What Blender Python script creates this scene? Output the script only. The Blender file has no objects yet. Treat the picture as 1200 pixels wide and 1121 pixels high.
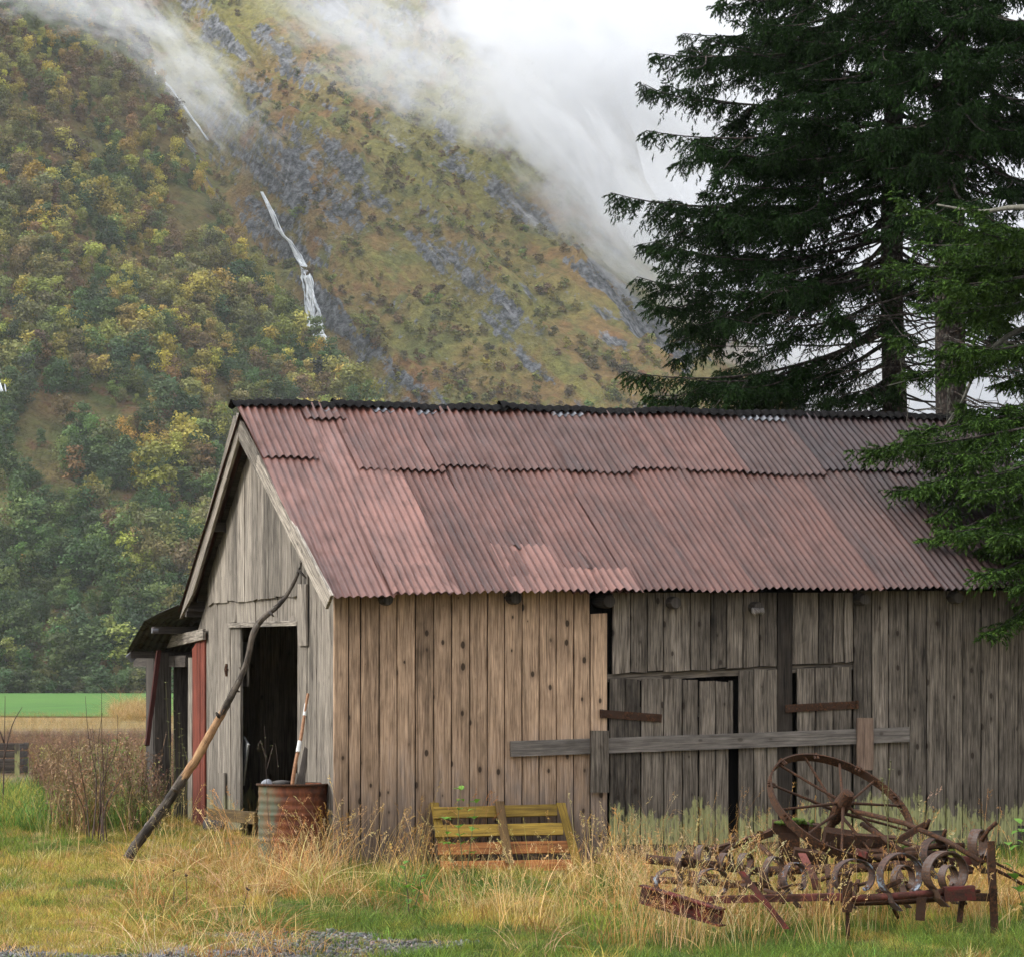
import bpy, math, random
import numpy as np
from mathutils import Vector, Matrix
from mathutils.bvhtree import BVHTree

random.seed(7)
HAZE = 0.00009
RNG = np.random.default_rng(11)
SC = bpy.context.scene
COL = SC.collection
R = math.radians

# ---------------------------------------------------------------- camera model
# The photograph is 1200 x 1121; the long lens is 108 mm on a 36 mm frame, level, with the horizon at row 800.
FOC, EYE, HOR, MID = 3600.0, 1.6, 800.0, 600.0

def at(x, y, Y):
    return Vector(((x - MID) / FOC * Y, Y, EYE + (HOR - y) / FOC * Y))

cam_data = bpy.data.cameras.new('camera')
cam = bpy.data.objects.new('camera', cam_data)
COL.objects.link(cam)
cam.location = (0, 0, EYE)
cam.rotation_euler = (R(90), 0, 0)
cam_data.sensor_width = 36.0
cam_data.lens = 108.0
cam_data.shift_y = (HOR - 560.5) / 1200.0
cam_data.clip_start = 0.5
cam_data.clip_end = 6000
SC.camera = cam

# ---------------------------------------------------------------- noise (numpy)
def hash2(ix, iy, seed):
    n = (ix.astype(np.int64) * 374761393 + iy.astype(np.int64) * 668265263 + seed * 1442695041) & 0x7fffffff
    n = (n ^ (n >> 13)) * 1274126177 & 0x7fffffff
    return ((n ^ (n >> 16)) & 0xffff) / 65535.0

def vnoise(x, y, seed=0):
    x = np.asarray(x, float); y = np.asarray(y, float)
    ix = np.floor(x); iy = np.floor(y)
    fx = x - ix; fy = y - iy
    fx = fx * fx * (3 - 2 * fx); fy = fy * fy * (3 - 2 * fy)
    a = hash2(ix, iy, seed); b = hash2(ix + 1, iy, seed)
    c = hash2(ix, iy + 1, seed); d = hash2(ix + 1, iy + 1, seed)
    return (a * (1 - fx) + b * fx) * (1 - fy) + (c * (1 - fx) + d * fx) * fy

def fbm(x, y, seed=0, octv=4, gain=0.5):
    s = 0; amp = 1; tot = 0
    for o in range(octv):
        s = s + amp * vnoise(np.asarray(x) * 2 ** o, np.asarray(y) * 2 ** o, seed + o * 17)
        tot += amp; amp *= gain
    return s / tot

def sstep(a, b, x):
    t = np.clip((np.asarray(x, float) - a) / (b - a), 0, 1)
    return t * t * (3 - 2 * t)

# ---------------------------------------------------------------- ground height
def ground_z(X, Y):
    X = np.asarray(X, float); Y = np.asarray(Y, float)
    z = np.where(Y < 28.2, -0.14 - 0.030 * (28.2 - Y), -0.14 * (1 - sstep(28.2, 34, Y)))
    near = 1 - sstep(60, 120, Y)
    z = z + near * 0.07 * (fbm(X * 0.9, Y * 0.9, 3, 3) - 0.5)
    return z

def gz(X, Y):
    return float(ground_z(X, Y))

def on_ground(x, y):
    lo, hi = 10.0, 400.0
    for _ in range(50):
        m = (lo + hi) / 2
        p = at(x, y, m)
        if p.z > gz(p.x, p.y): lo = m
        else: hi = m
    return at(x, y, lo)

# ---------------------------------------------------------------- barn frame
PHI = R(17.0)
CF, SF = math.cos(PHI), math.sin(PHI)
AX, AY = (397 - MID) / FOC * 28.4, 28.4

def FW(x, y=None, v=0.0):
    """pixel column (and row) on a plane parallel to the front wall at depth v -> (u, z)"""
    k = (x - MID) / FOC
    bx, by = AX - SF * v, AY + CF * v
    u = (k * by - bx) / (CF - SF * k)
    if y is None: return u
    return u, EYE + (HOR - y) / FOC * (by + SF * u)

def GW(x, y=None, u=0.0):
    """pixel on a plane parallel to the gable wall at offset u -> (v, z)"""
    k = (x - MID) / FOC
    bx, by = AX + CF * u, AY + SF * u
    v = (bx - k * by) / (SF + CF * k)
    if y is None: return v
    return v, EYE + (HOR - y) / FOC * (by + CF * v)

def barn_to_world(u, v, z):
    return Vector((AX + CF * u - SF * v, AY + SF * u + CF * v, z))

def world_to_barn(p):
    dx, dy = p[0] - AX, p[1] - AY
    return Vector((dx * CF + dy * SF, -dx * SF + dy * CF, p[2]))

# ---------------------------------------------------------------- tagging and building
def tag(o, label=None, cat=None, group=None, kind=None):
    if label: o['label'] = label
    if cat: o['category'] = cat
    if group: o['group'] = group
    if kind: o['kind'] = kind
    return o

def empty(name, loc=(0, 0, 0), rz=0.0, parent=None):
    o = bpy.data.objects.new(name, None)
    COL.objects.link(o)
    o.location = loc
    o.rotation_euler = (0, 0, rz)
    o.empty_display_size = 0.2
    if parent: o.parent = parent
    return o

class MB:
    """collects geometry and links it as one mesh object; keeps a grain coordinate and a tint per vertex"""
    def __init__(self):
        self.v = []; self.f = []; self.gc = []; self.ti = []; self.mi = []; self.m = 0
    def add(self, verts, faces, gc=None, tint=0.5):
        b = len(self.v)
        self.v.extend([tuple(p) for p in verts])
        self.f.extend([tuple(i + b for i in f) for f in faces])
        self.mi.extend([self.m] * len(faces))
        if gc is None: gc = [(p[0], p[2], p[1]) for p in verts]
        self.gc.extend([tuple(g) for g in gc])
        if hasattr(tint, '__len__'): self.ti.extend(list(tint))
        else: self.ti.extend([tint] * len(verts))
        return self
    def build(self, name, mats, parent=None, smooth=False):
        me = bpy.data.meshes.new(name)
        me.from_pydata(self.v, [], self.f)
        a = me.attributes.new('gc', 'FLOAT_VECTOR', 'POINT')
        a.data.foreach_set('vector', np.array(self.gc, np.float32).ravel())
        a = me.attributes.new('tint', 'FLOAT', 'POINT')
        a.data.foreach_set('value', np.array(self.ti, np.float32))
        if not isinstance(mats, (list, tuple)): mats = [mats]
        for m in mats: me.materials.append(m)
        me.polygons.foreach_set('material_index', self.mi)
        if smooth: me.polygons.foreach_set('use_smooth', [True] * len(me.polygons))
        me.update()
        o = bpy.data.objects.new(name, me)
        COL.objects.link(o)
        if parent: o.parent = parent
        return o

def mesh_np(name, verts, faces, mats, parent=None, smooth=False, fattr=None, vattr=None, link=True):
    """verts (N,3), faces (M,k) arrays -> one mesh object. vattr: name -> (N,) or (N,3)/(N,4)"""
    verts = np.ascontiguousarray(verts, np.float32); faces = np.ascontiguousarray(faces, np.int32)
    me = bpy.data.meshes.new(name)
    k = faces.shape[1]; M = len(faces)
    me.vertices.add(len(verts)); me.vertices.foreach_set('co', verts.ravel())
    me.loops.add(M * k); me.loops.foreach_set('vertex_index', faces.ravel())
    me.polygons.add(M)
    me.polygons.foreach_set('loop_start', np.arange(0, M * k, k, dtype=np.int32))
    me.polygons.foreach_set('loop_total', np.full(M, k, np.int32))
    if smooth: me.polygons.foreach_set('use_smooth', np.ones(M, bool))
    for nm, arr in (vattr or {}).items():
        arr = np.ascontiguousarray(arr, np.float32)
        if arr.ndim == 1:
            a = me.attributes.new(nm, 'FLOAT', 'POINT'); a.data.foreach_set('value', arr)
        elif arr.shape[1] == 3:
            a = me.attributes.new(nm, 'FLOAT_VECTOR', 'POINT'); a.data.foreach_set('vector', arr.ravel())
        else:
            a = me.attributes.new(nm, 'FLOAT_COLOR', 'POINT'); a.data.foreach_set('color', arr.ravel())
    if not isinstance(mats, (list, tuple)): mats = [mats]
    for m in mats: me.materials.append(m)
    me.update(calc_edges=True)
    me.validate()
    o = bpy.data.objects.new(name, me)
    if link: COL.objects.link(o)
    if parent: o.parent = parent
    return o

def lerp(a, b, t): return a + (b - a) * t

def board(mb, a, b, c, d, n, tint=None, ns=6, warp=0.004, jit=0.003, ragged=(0.0, 0.0), seed=None):
    """a plank: a,b = its lower end, d,c = its upper end (left, right seen from outside), n = outward thickness vector.
    the grain runs from a-b to d-c"""
    a, b, c, d, n = map(Vector, (a, b, c, d, n))
    if tint is None: tint = random.random()
    if seed is None: seed = random.uniform(0, 90)
    L = ((d - a).length + (c - b).length) / 2; W = (b - a).length
    al = ((d - a).normalized() + (c - b).normalized()).normalized()
    ac = (b - a).normalized(); nn = n.normalized()
    if L > 1e-6 and max(L, W) == L: a, b, c, d = a - al * random.uniform(0, ragged[0]), b - al * random.uniform(0, ragged[0]), c + al * random.uniform(0, ragged[1]), d + al * random.uniform(0, ragged[1])
    V = []; G = []; th_ = n.length
    w0, w1, w2 = [random.uniform(-warp, warp) for _ in range(3)]
    off = random.uniform(0, 50)
    for i in range(ns + 1):
        t = i / ns
        l = lerp(a, d, t); r = lerp(b, c, t)
        o = nn * (w0 * (1 - t) + w1 * t + w2 * 4 * t * (1 - t))
        l = l + o + ac * random.uniform(-jit, jit); r = r + o + ac * random.uniform(-jit, jit)
        tw = nn * random.uniform(-1, 1) * warp * 0.25
        wd = (r - l).length
        ch = min(0.004, wd * .1)
        V += [l, l + n * .8 + tw, l + n + tw + ac * ch, r + n - tw - ac * ch, r + n * .8 - tw, r]
        y = off + t * L
        G += [(-th_, y, seed), (-th_ * .2, y, seed), (0.0, y, seed), (wd, y, seed), (wd + th_ * .2, y, seed), (wd + th_, y, seed)]
    F = []
    for i in range(ns):
        p = i * 6; q = p + 6
        for j in range(5):
            F.append((p + j, p + j + 1, q + j + 1, q + j))
        F.append((p + 5, p, q, q + 5))
    F.append((5, 4, 3, 2, 1, 0))
    e = ns * 6
    F.append((e, e + 1, e + 2, e + 3, e + 4, e + 5))
    mb.add(V, F, G, tint)

def beam(mb, p, q, w, h, tint=None, up=(0, 0, 1), ns=4, warp=0.003):
    """a squared timber from p to q, w wide and h high"""
    p, q = Vector(p), Vector(q)
    ax = (q - p).normalized(); up = Vector(up)
    side = ax.cross(up)
    if side.length < 1e-3: side = ax.cross(Vector((1, 0, 0)))
    side.normalize(); upv = side.cross(ax).normalized()
    a = p - side * w / 2 - upv * h / 2
    board(mb, a, a + side * w, a + side * w + (q - p), a + (q - p), upv * h, tint, ns, warp, 0.002)

def tube(mb, pts, rad, sides=8, tint=0.5, cap=True, jit=0.0):
    pts = [Vector(p) for p in pts]
    if not hasattr(rad, '__len__'): rad = [rad] * len(pts)
    V = []; F = []; G = []
    t0 = (pts[1] - pts[0]).normalized()
    ref = Vector((0, 0, 1)) if abs(t0.z) < 0.9 else Vector((1, 0, 0))
    L = 0; seed = random.uniform(0, 60)
    for i, p in enumerate(pts):
        t = (pts[min(i + 1, len(pts) - 1)] - pts[max(i - 1, 0)]).normalized()
        s = t.cross(ref)
        if s.length < 1e-4: s = t.orthogonal()
        s.normalize(); ref = s.cross(t).normalized()
        if i: L += (p - pts[i - 1]).length
        for j in range(sides):
            a = 2 * math.pi * j / sides
            rr = rad[i] * (1 + random.uniform(-jit, jit))
            V.append(p + (s * math.cos(a) + ref * math.sin(a)) * rr)
            G.append((rad[i] * a if j <= sides / 2 else rad[i] * (2 * math.pi - a), L, seed))
    for i in range(len(pts) - 1):
        for j in range(sides):
            k = (j + 1) % sides
            F.append((i * sides + j, i * sides + k, (i + 1) * sides + k, (i + 1) * sides + j))
    if cap:
        F.append(tuple(range(sides - 1, -1, -1)))
        e = (len(pts) - 1) * sides
        F.append(tuple(e + j for j in range(sides)))
    mb.add(V, F, G, tint)

def strip(mb, pts, wid, thick, tint=0.5):
    """a flat bar following pts; wid = width vector, thickness along the bend normal"""
    pts = [Vector(p) for p in pts]; wid = Vector(wid)
    V = []; F = []; G = []; L = 0
    for i, p in enumerate(pts):
        t = (pts[min(i + 1, len(pts) - 1)] - pts[max(i - 1, 0)]).normalized()
        n = t.cross(wid).normalized() * thick
        if i: L += (p - pts[i - 1]).length
        V += [p - wid / 2, p + wid / 2, p + wid / 2 + n, p - wid / 2 + n]
        G += [(0, L, tint * 9), (wid.length, L, tint * 9), (wid.length, L, tint * 9), (0, L, tint * 9)]
    for i in range(len(pts) - 1):
        a = i * 4; b = a + 4
        for j in range(4):
            F.append((a + j, b + j, b + (j + 1) % 4, a + (j + 1) % 4))
    F.append((0, 1, 2, 3)); e = (len(pts) - 1) * 4
    F.append((e + 3, e + 2, e + 1, e))
    mb.add(V, F, G, tint)

# ---------------------------------------------------------------- materials
def new_mat(name):
    m = bpy.data.materials.new(name)
    m.use_nodes = True
    nt = m.node_tree
    b = nt.nodes['Principled BSDF']
    b.inputs['Roughness'].default_value = 0.8
    if 'Specular IOR Level' in b.inputs: b.inputs['Specular IOR Level'].default_value = 0.3
    return m, nt, b

class NT:
    def __init__(self, nt): self.nt = nt; self.L = nt.links
    def n(self, t, **kw):
        x = self.nt.nodes.new(t)
        for k, v in kw.items(): setattr(x, k, v)
        return x
    def put(self, sock, val):
        if val is None: return
        if isinstance(val, bpy.types.NodeSocket): self.L.new(val, sock)
        else:
            if isinstance(val, (tuple, list)) and sock.type == 'RGBA' and len(val) == 3: val = (*val, 1)
            sock.default_value = val
    def math(self, op, a, b=None, c=None, clamp=False):
        x = self.n('ShaderNodeMath', operation=op, use_clamp=clamp)
        self.put(x.inputs[0], a); self.put(x.inputs[1], b)
        if c is not None: self.put(x.inputs[2], c)
        return x.outputs[0]
    def mul(self, a, b): return self.math('MULTIPLY', a, b)
    def addm(self, a, b): return self.math('ADD', a, b)
    def ss(self, x, a, b, lo=0.0, hi=1.0):
        m = self.n('ShaderNodeMapRange', interpolation_type='SMOOTHSTEP')
        self.put(m.inputs[0], x); self.put(m.inputs[1], a); self.put(m.inputs[2], b); self.put(m.inputs[3], lo); self.put(m.inputs[4], hi)
        return m.outputs[0]
    def lin(self, x, a, b, lo=0.0, hi=1.0):
        m = self.n('ShaderNodeMapRange')
        self.put(m.inputs[0], x); self.put(m.inputs[1], a); self.put(m.inputs[2], b); self.put(m.inputs[3], lo); self.put(m.inputs[4], hi)
        return m.outputs[0]
    def mix(self, f, a, b, blend='MIX'):
        m = self.n('ShaderNodeMix', data_type='RGBA', blend_type=blend)
        self.put(m.inputs[0], f); self.put(m.inputs[6], a); self.put(m.inputs[7], b)
        return m.outputs[2]
    def noise(self, vec, scale=1.0, detail=3.0, rough=0.55, out=0, dist=0.0):
        x = self.n('ShaderNodeTexNoise')
        if vec is not None: self.L.new(vec, x.inputs['Vector'])
        x.inputs['Scale'].default_value = scale; x.inputs['Detail'].default_value = detail
        x.inputs['Roughness'].default_value = rough; x.inputs['Distortion'].default_value = dist
        return x.outputs[out]
    def voro(self, vec, scale=1.0, feature='F1', out='Distance', rand=1.0):
        x = self.n('ShaderNodeTexVoronoi', feature=feature)
        self.L.new(vec, x.inputs['Vector']); x.inputs['Scale'].default_value = scale; x.inputs['Randomness'].default_value = rand
        return x.outputs[out]
    def map(self, vec, scale=(1, 1, 1), loc=(0, 0, 0), rot=(0, 0, 0)):
        m = self.n('ShaderNodeMapping')
        self.L.new(vec, m.inputs[0]); m.inputs[1].default_value = loc; m.inputs[2].default_value = rot; m.inputs[3].default_value = scale
        return m.outputs[0]
    def attr(self, name, out='Vector', typ='GEOMETRY'):
        a = self.n('ShaderNodeAttribute', attribute_type=typ, attribute_name=name)
        return a.outputs[out]
    def coord(self, out='Object'):
        return self.n('ShaderNodeTexCoord').outputs[out]
    def sep(self, v):
        s = self.n('ShaderNodeSeparateXYZ'); self.L.new(v, s.inputs[0]); return s.outputs
    def comb(self, x, y, z):
        c = self.n('ShaderNodeCombineXYZ'); self.put(c.inputs[0], x); self.put(c.inputs[1], y); self.put(c.inputs[2], z); return c.outputs[0]
    def ramp(self, f, stops):
        r = self.n('ShaderNodeValToRGB'); self.L.new(f, r.inputs[0])
        e = r.color_ramp.elements
        while len(e) < len(stops): e.new(0.5)
        for el, (p, c) in zip(e, stops): el.position = p; el.color = (*c, 1)
        return r.outputs[0]
    def bump(self, h, strength=0.4, dist=0.01):
        b = self.n('ShaderNodeBump'); self.L.new(h, b.inputs['Height'])
        b.inputs['Strength'].default_value = strength; b.inputs['Distance'].default_value = dist
        return b.outputs[0]

def scale_col(N, col, f):
    return N.mix(1.0, col, N.comb(f, f, f), 'MULTIPLY')

def wood(name, light, dark, knots=0.8, tvar=0.5, gray=None, gray_top=1.0, lichen=0.0, lich_z=0.35, damp=0.0, rough=0.85, knot_gap=1.0):
    """weathered boards; grain follows each board. lichen / damp stains sit near the ground line"""
    m, nt, b = new_mat(name); N = NT(nt)
    g = N.attr('gc'); t = N.attr('tint', 'Fac')
    o = N.sep(N.coord())
    gr = N.noise(N.map(g, (55, 2.2, 1)), 1, 6, 0.65, dist=0.6)
    fine = N.noise(N.map(g, (190, 5, 1)), 1, 2, 0.6)
    big = N.noise(N.map(g, (5, 0.9, 1)), 1, 4, 0.6)
    blot = N.noise(N.map(g, (14, 5, 1)), 1, 3, 0.6)
    f = N.lin(N.addm(N.mul(gr, 0.65), N.mul(fine, 0.35)), 0.37, 0.63)
    col = N.mix(f, dark, light)
    if gray:
        gm = N.math('MULTIPLY_ADD', N.addm(big, blot), 0.9, N.mul(N.math('SUBTRACT', gray_top, o[2]), 0.55))
        gm = N.ss(N.addm(gm, N.mul(t, 0.3)), 0.9, 1.6)
        col = N.mix(N.mul(gm, 0.85), col, N.mix(f, tuple(c * 0.45 for c in gray), gray))
    val = N.addm(N.lin(t, 0, 1, 1 - tvar * .5, 1 + tvar * .5), N.lin(big, 0.3, 0.7, -0.32, 0.32))
    val = N.addm(val, N.lin(blot, 0.3, 0.7, -0.2, 0.2))
    col = scale_col(N, col, val)
    crack = N.noise(N.map(g, (75, 0.7, 1)), 1, 3, 0.5, dist=1.2)
    col = N.mix(N.mul(N.ss(crack, 0.685, 0.73), 0.75), col, (0.018, 0.014, 0.011))
    if knots > 0:
        kp = N.map(g, (9.0 / knot_gap, 5.6 / knot_gap, 1.3))
        vo = N.n('ShaderNodeTexVoronoi', feature='F1'); N.L.new(kp, vo.inputs['Vector']); vo.inputs['Scale'].default_value = 1
        kr = N.sep(vo.outputs['Color'])
        kv = N.math('DIVIDE', N.addm(vo.outputs['Distance'], N.mul(blot, 0.06)), N.lin(kr[0], 0.35, 1.0, 0.25, 1.5))
        km = N.ss(kv, 0.13, 0.19, 1.0, 0.0)
        halo = N.ss(kv, 0.16, 0.38, 1.0, 0.0)
        col = N.mix(N.mul(halo, 0.28 * knots), col, tuple(c * 0.5 for c in dark))
        col = N.mix(N.mul(km, 0.85 * knots), col, (0.022, 0.014, 0.009))
        streak = N.ss(N.noise(N.map(g, (30, 0.9, 2)), 1, 2, 0.5), 0.60, 0.74)
        col = N.mix(N.mul(streak, 0.55), col, tuple(c * 0.35 for c in dark))
    if damp > 0:
        dm = N.ss(N.addm(o[2], N.mul(N.addm(big, blot), -0.7)), -0.75, 0.15, 1.0, 0.0)
        col = N.mix(N.mul(dm, damp), col, tuple(c * 0.28 for c in dark))
    if lichen > 0:
        n2 = N.noise(N.map(g, (20, 7, 1.7)), 1, 5, 0.65); n5 = N.noise(N.map(N.coord(), (1.6, 1.6, 0.2)), 1, 3, 0.6)
        hz = N.math('SUBTRACT', lich_z, o[2])
        lm = N.ss(N.addm(N.math('MULTIPLY_ADD', n2, 0.75, -0.375), N.addm(N.mul(hz, 1.1), N.lin(n5, 0.3, 0.7, -0.22, 0.16))), 0.0, 0.10)
        lm = N.mul(lm, N.ss(N.noise(N.map(g, (40, 8, 1)), 1, 3), 0.36, 0.5, 0.3, 1.0))
        col = N.mix(N.mul(lm, lichen), col, N.mix(f, (0.18, 0.18, 0.065), (0.40, 0.40, 0.19)))
    N.put(b.inputs['Base Color'], col)
    b.inputs['Roughness'].default_value = rough
    b.inputs['Specular IOR Level'].default_value = 0.2
    h = N.addm(N.mul(gr, 0.7), N.mul(N.ss(crack, 0.66, 0.72), -1.2))
    N.put(b.inputs['Normal'], N.bump(h, 0.6, 0.004))
    return m

def metal_paint(name, paint, rust, dark, amount=0.5, rough=0.55, scale=6.0, spec=0.35, metal=0.0):
    m, nt, b = new_mat(name); N = NT(nt)
    c = N.coord()
    n1 = N.noise(c, scale, 6, 0.65); n2 = N.noise(c, scale * 6, 4, 0.6); n3 = N.noise(c, scale * 0.4, 3, 0.6)
    rm = N.ss(N.addm(N.mul(n1, 0.7), N.mul(n2, 0.3)), 0.62 - amount * .3, 0.72 - amount * .3)
    rc = N.mix(N.ss(n2, 0.35, 0.7), dark, rust)
    pc = scale_col(N, paint, N.lin(n3, 0.3, 0.7, 0.75, 1.2))
    N.put(b.inputs['Base Color'], N.mix(rm, pc, rc))
    N.put(b.inputs['Roughness'], N.lin(rm, 0, 1, rough, 0.9))
    b.inputs['Metallic'].default_value = metal
    b.inputs['Specular IOR Level'].default_value = spec
    N.put(b.inputs['Normal'], N.bump(N.addm(n2, N.mul(n1, 1.5)), 0.35, 0.004))
    return m

def leafy(name, use='inst', base=(0.06, 0.1, 0.03), var=0.35, transl=0.35, rough=0.6):
    """leaves and blades: colour from the instance ('inst'), the object ('obj') or base, times a per-face variation"""
    m, nt, b = new_mat(name); N = NT(nt)
    if use == 'inst': col = N.attr('tint', 'Color', 'INSTANCER')
    elif use == 'obj': col = N.n('ShaderNodeObjectInfo').outputs['Color']
    else:
        rgb = N.n('ShaderNodeRGB'); rgb.outputs[0].default_value = (*base, 1); col = rgb.outputs[0]
    v = N.attr('shade', 'Fac')
    col = scale_col(N, col, N.lin(v, 0, 1, 1 - var, 1 + var))
    N.put(b.inputs['Base Color'], col)
    b.inputs['Roughness'].default_value = rough
    b.inputs['Specular IOR Level'].default_value = 0.25
    out = nt.nodes['Material Output']
    tr = N.n('ShaderNodeBsdfTranslucent'); N.put(tr.inputs[0], col)
    mx = N.n('ShaderNodeMixShader'); mx.inputs[0].default_value = transl
    N.L.new(b.outputs[0], mx.inputs[1]); N.L.new(tr.outputs[0], mx.inputs[2])
    N.L.new(mx.outputs[0], out.inputs['Surface'])
    return m

def plain(name, col, rough=0.8, var=0.3, scale=12.0, bump=0.3):
    m, nt, b = new_mat(name); N = NT(nt)
    n = N.noise(N.coord(), scale, 5, 0.6)
    N.put(b.inputs['Base Color'], scale_col(N, col, N.lin(n, 0.3, 0.7, 1 - var, 1 + var)))
    b.inputs['Roughness'].default_value = rough
    N.put(b.inputs['Normal'], N.bump(n, bump, 0.01))
    return m

# ---------------------------------------------------------------- scatter (for uncountable stuff only)
PROTO = bpy.data.collections.new('prototypes')

def scatter(name, protos, pts, rot, scl, tint, label, cat, kind='stuff'):
    """one object: copies of a few tufts on points, with rotation (N,3), scale (N,) and tint (N,3)"""
    n = len(pts)
    c = bpy.data.collections.new(name + '_sources')
    for p in protos: c.objects.link(p)
    me = bpy.data.meshes.new(name)
    me.vertices.add(n); me.vertices.foreach_set('co', np.ascontiguousarray(pts, np.float32).ravel())
    a = me.attributes.new('rot', 'FLOAT_VECTOR', 'POINT'); a.data.foreach_set('vector', np.ascontiguousarray(rot, np.float32).ravel())
    scl = np.asarray(scl, np.float32)
    if scl.ndim == 1: scl = np.repeat(scl[:, None], 3, 1)
    a = me.attributes.new('scl', 'FLOAT_VECTOR', 'POINT'); a.data.foreach_set('vector', np.ascontiguousarray(scl, np.float32).ravel())
    col = np.ones((n, 4), np.float32); col[:, :3] = tint
    a = me.attributes.new('tint', 'FLOAT_COLOR', 'POINT'); a.data.foreach_set('color', col.ravel())
    a = me.attributes.new('pick', 'INT', 'POINT'); a.data.foreach_set('value', RNG.integers(0, len(protos), n).astype(np.int32))
    o = bpy.data.objects.new(name, me); COL.objects.link(o)
    ng = bpy.data.node_groups.new(name, 'GeometryNodeTree')
    ng.interface.new_socket('Geometry', in_out='INPUT', socket_type='NodeSocketGeometry')
    ng.interface.new_socket('Geometry', in_out='OUTPUT', socket_type='NodeSocketGeometry')
    gi = ng.nodes.new('NodeGroupInput'); go = ng.nodes.new('NodeGroupOutput')
    iop = ng.nodes.new('GeometryNodeInstanceOnPoints')
    ci = ng.nodes.new('GeometryNodeCollectionInfo'); ci.inputs[0].default_value = c
    ci.inputs['Separate Children'].default_value = True; ci.inputs['Reset Children'].default_value = True
    def na(nm, ty):
        x = ng.nodes.new('GeometryNodeInputNamedAttribute'); x.data_type = ty; x.inputs[0].default_value = nm
        return x.outputs[0]
    L = ng.links
    L.new(gi.outputs[0], iop.inputs['Points'])
    L.new(ci.outputs[0], iop.inputs['Instance'])
    iop.inputs['Pick Instance'].default_value = True
    L.new(na('pick', 'INT'), iop.inputs['Instance Index'])
    er = ng.nodes.new('FunctionNodeEulerToRotation')
    L.new(na('rot', 'FLOAT_VECTOR'), er.inputs[0]); L.new(er.outputs[0], iop.inputs['Rotation'])
    L.new(na('scl', 'FLOAT_VECTOR'), iop.inputs['Scale'])
    L.new(iop.outputs[0], go.inputs[0])
    md = o.modifiers.new('scatter', 'NODES'); md.node_group = ng
    tag(o, label, cat, kind=kind)
    return o
# ---------------------------------------------------------------- light
SUN_EL, SUN_AZ = R(32), R(260)     # a veiled sun to the left
w = bpy.data.worlds.new('World'); SC.world = w; w.use_nodes = True
WN = NT(w.node_tree); bg = w.node_tree.nodes['Background']
sky = WN.n('ShaderNodeTexSky', sky_type='NISHITA')
sky.sun_disc = False; sky.sun_elevation = SUN_EL; sky.sun_rotation = SUN_AZ
sky.air_density = 1.0; sky.dust_density = 4.0; sky.ozone_density = 1.0
hs = WN.n('ShaderNodeHueSaturation'); hs.inputs['Saturation'].default_value = 0.3
WN.L.new(sky.outputs[0], hs.inputs['Color'])
d = WN.coord('Generated')
cl = WN.noise(WN.map(d, (2.2, 2.2, 5.0)), 1, 5, 0.55)
overcast = WN.mix(WN.ss(cl, 0.32, 0.68), (3.9, 4.15, 4.75), (7.9, 8.05, 8.35))
# an overcast sky is about two and a half times as bright overhead as along the horizon
grad = WN.lin(WN.sep(d)[2], 0.0, 1.0, 0.47, 1.95)
WN.put(bg.inputs[0], scale_col(WN, WN.mix(0.75, hs.outputs[0], overcast), grad))
bg.inputs[1].default_value = 0.125

sd = bpy.data.lights.new('sun', 'SUN'); so = bpy.data.objects.new('sun', sd); COL.objects.link(so)
sd.energy = 1.5; sd.angle = R(12); sd.color = (1.0, 0.97, 0.92)
dirv = Vector((math.sin(SUN_AZ) * math.cos(SUN_EL), math.cos(SUN_AZ) * math.cos(SUN_EL), math.sin(SUN_EL)))
so.rotation_euler = dirv.to_track_quat('Z', 'Y').to_euler()
so.location = (-20, -10, 40)

SC.view_settings.view_transform = 'Standard'
SC.view_settings.look = 'None'
SC.view_settings.exposure = 1.0
SC.view_settings.gamma = 1.0
SC.cycles.use_denoising = True
SC.cycles.use_adaptive_sampling = True
SC.cycles.adaptive_threshold = 0.02
SC.cycles.volume_bounces = 4
SC.cycles.max_bounces = 8
SC.cycles.diffuse_bounces = 3
SC.cycles.glossy_bounces = 2
SC.cycles.transmission_bounces = 3
SC.cycles.transparent_max_bounces = 8
SC.cycles.volume_step_rate = 0.45
SC.cycles.caustics_reflective = False
SC.cycles.caustics_refractive = False

# ---------------------------------------------------------------- ground sheet
def lines(segs):
    out = [segs[0][0]]
    for a, b, st in segs:
        n = max(1, int(round((b - a) / st)))
        out += list(np.linspace(a, b, n + 1)[1:])
    return np.array(out)

gx = lines([(-1500, -400, 220), (-400, -60, 40), (-60, -14, 4), (-14, 12, 0.2), (12, 60, 4), (60, 400, 40), (400, 1500, 220)])
gy = lines([(-200, 0, 50), (0, 16, 2), (16, 40, 0.2), (40, 70, 1), (70, 160, 4), (160, 500, 20), (500, 2400, 190)])
GX, GY = np.meshgrid(gx, gy, indexing='ij')
GZ = ground_z(GX, GY)
gv = np.stack([GX, GY, GZ], -1).reshape(-1, 3)
idx = np.arange(gv.shape[0]).reshape(GX.shape)
gf = np.stack([idx[:-1, :-1], idx[1:, :-1], idx[1:, 1:], idx[:-1, 1:]], -1).reshape(-1, 4)

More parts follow.
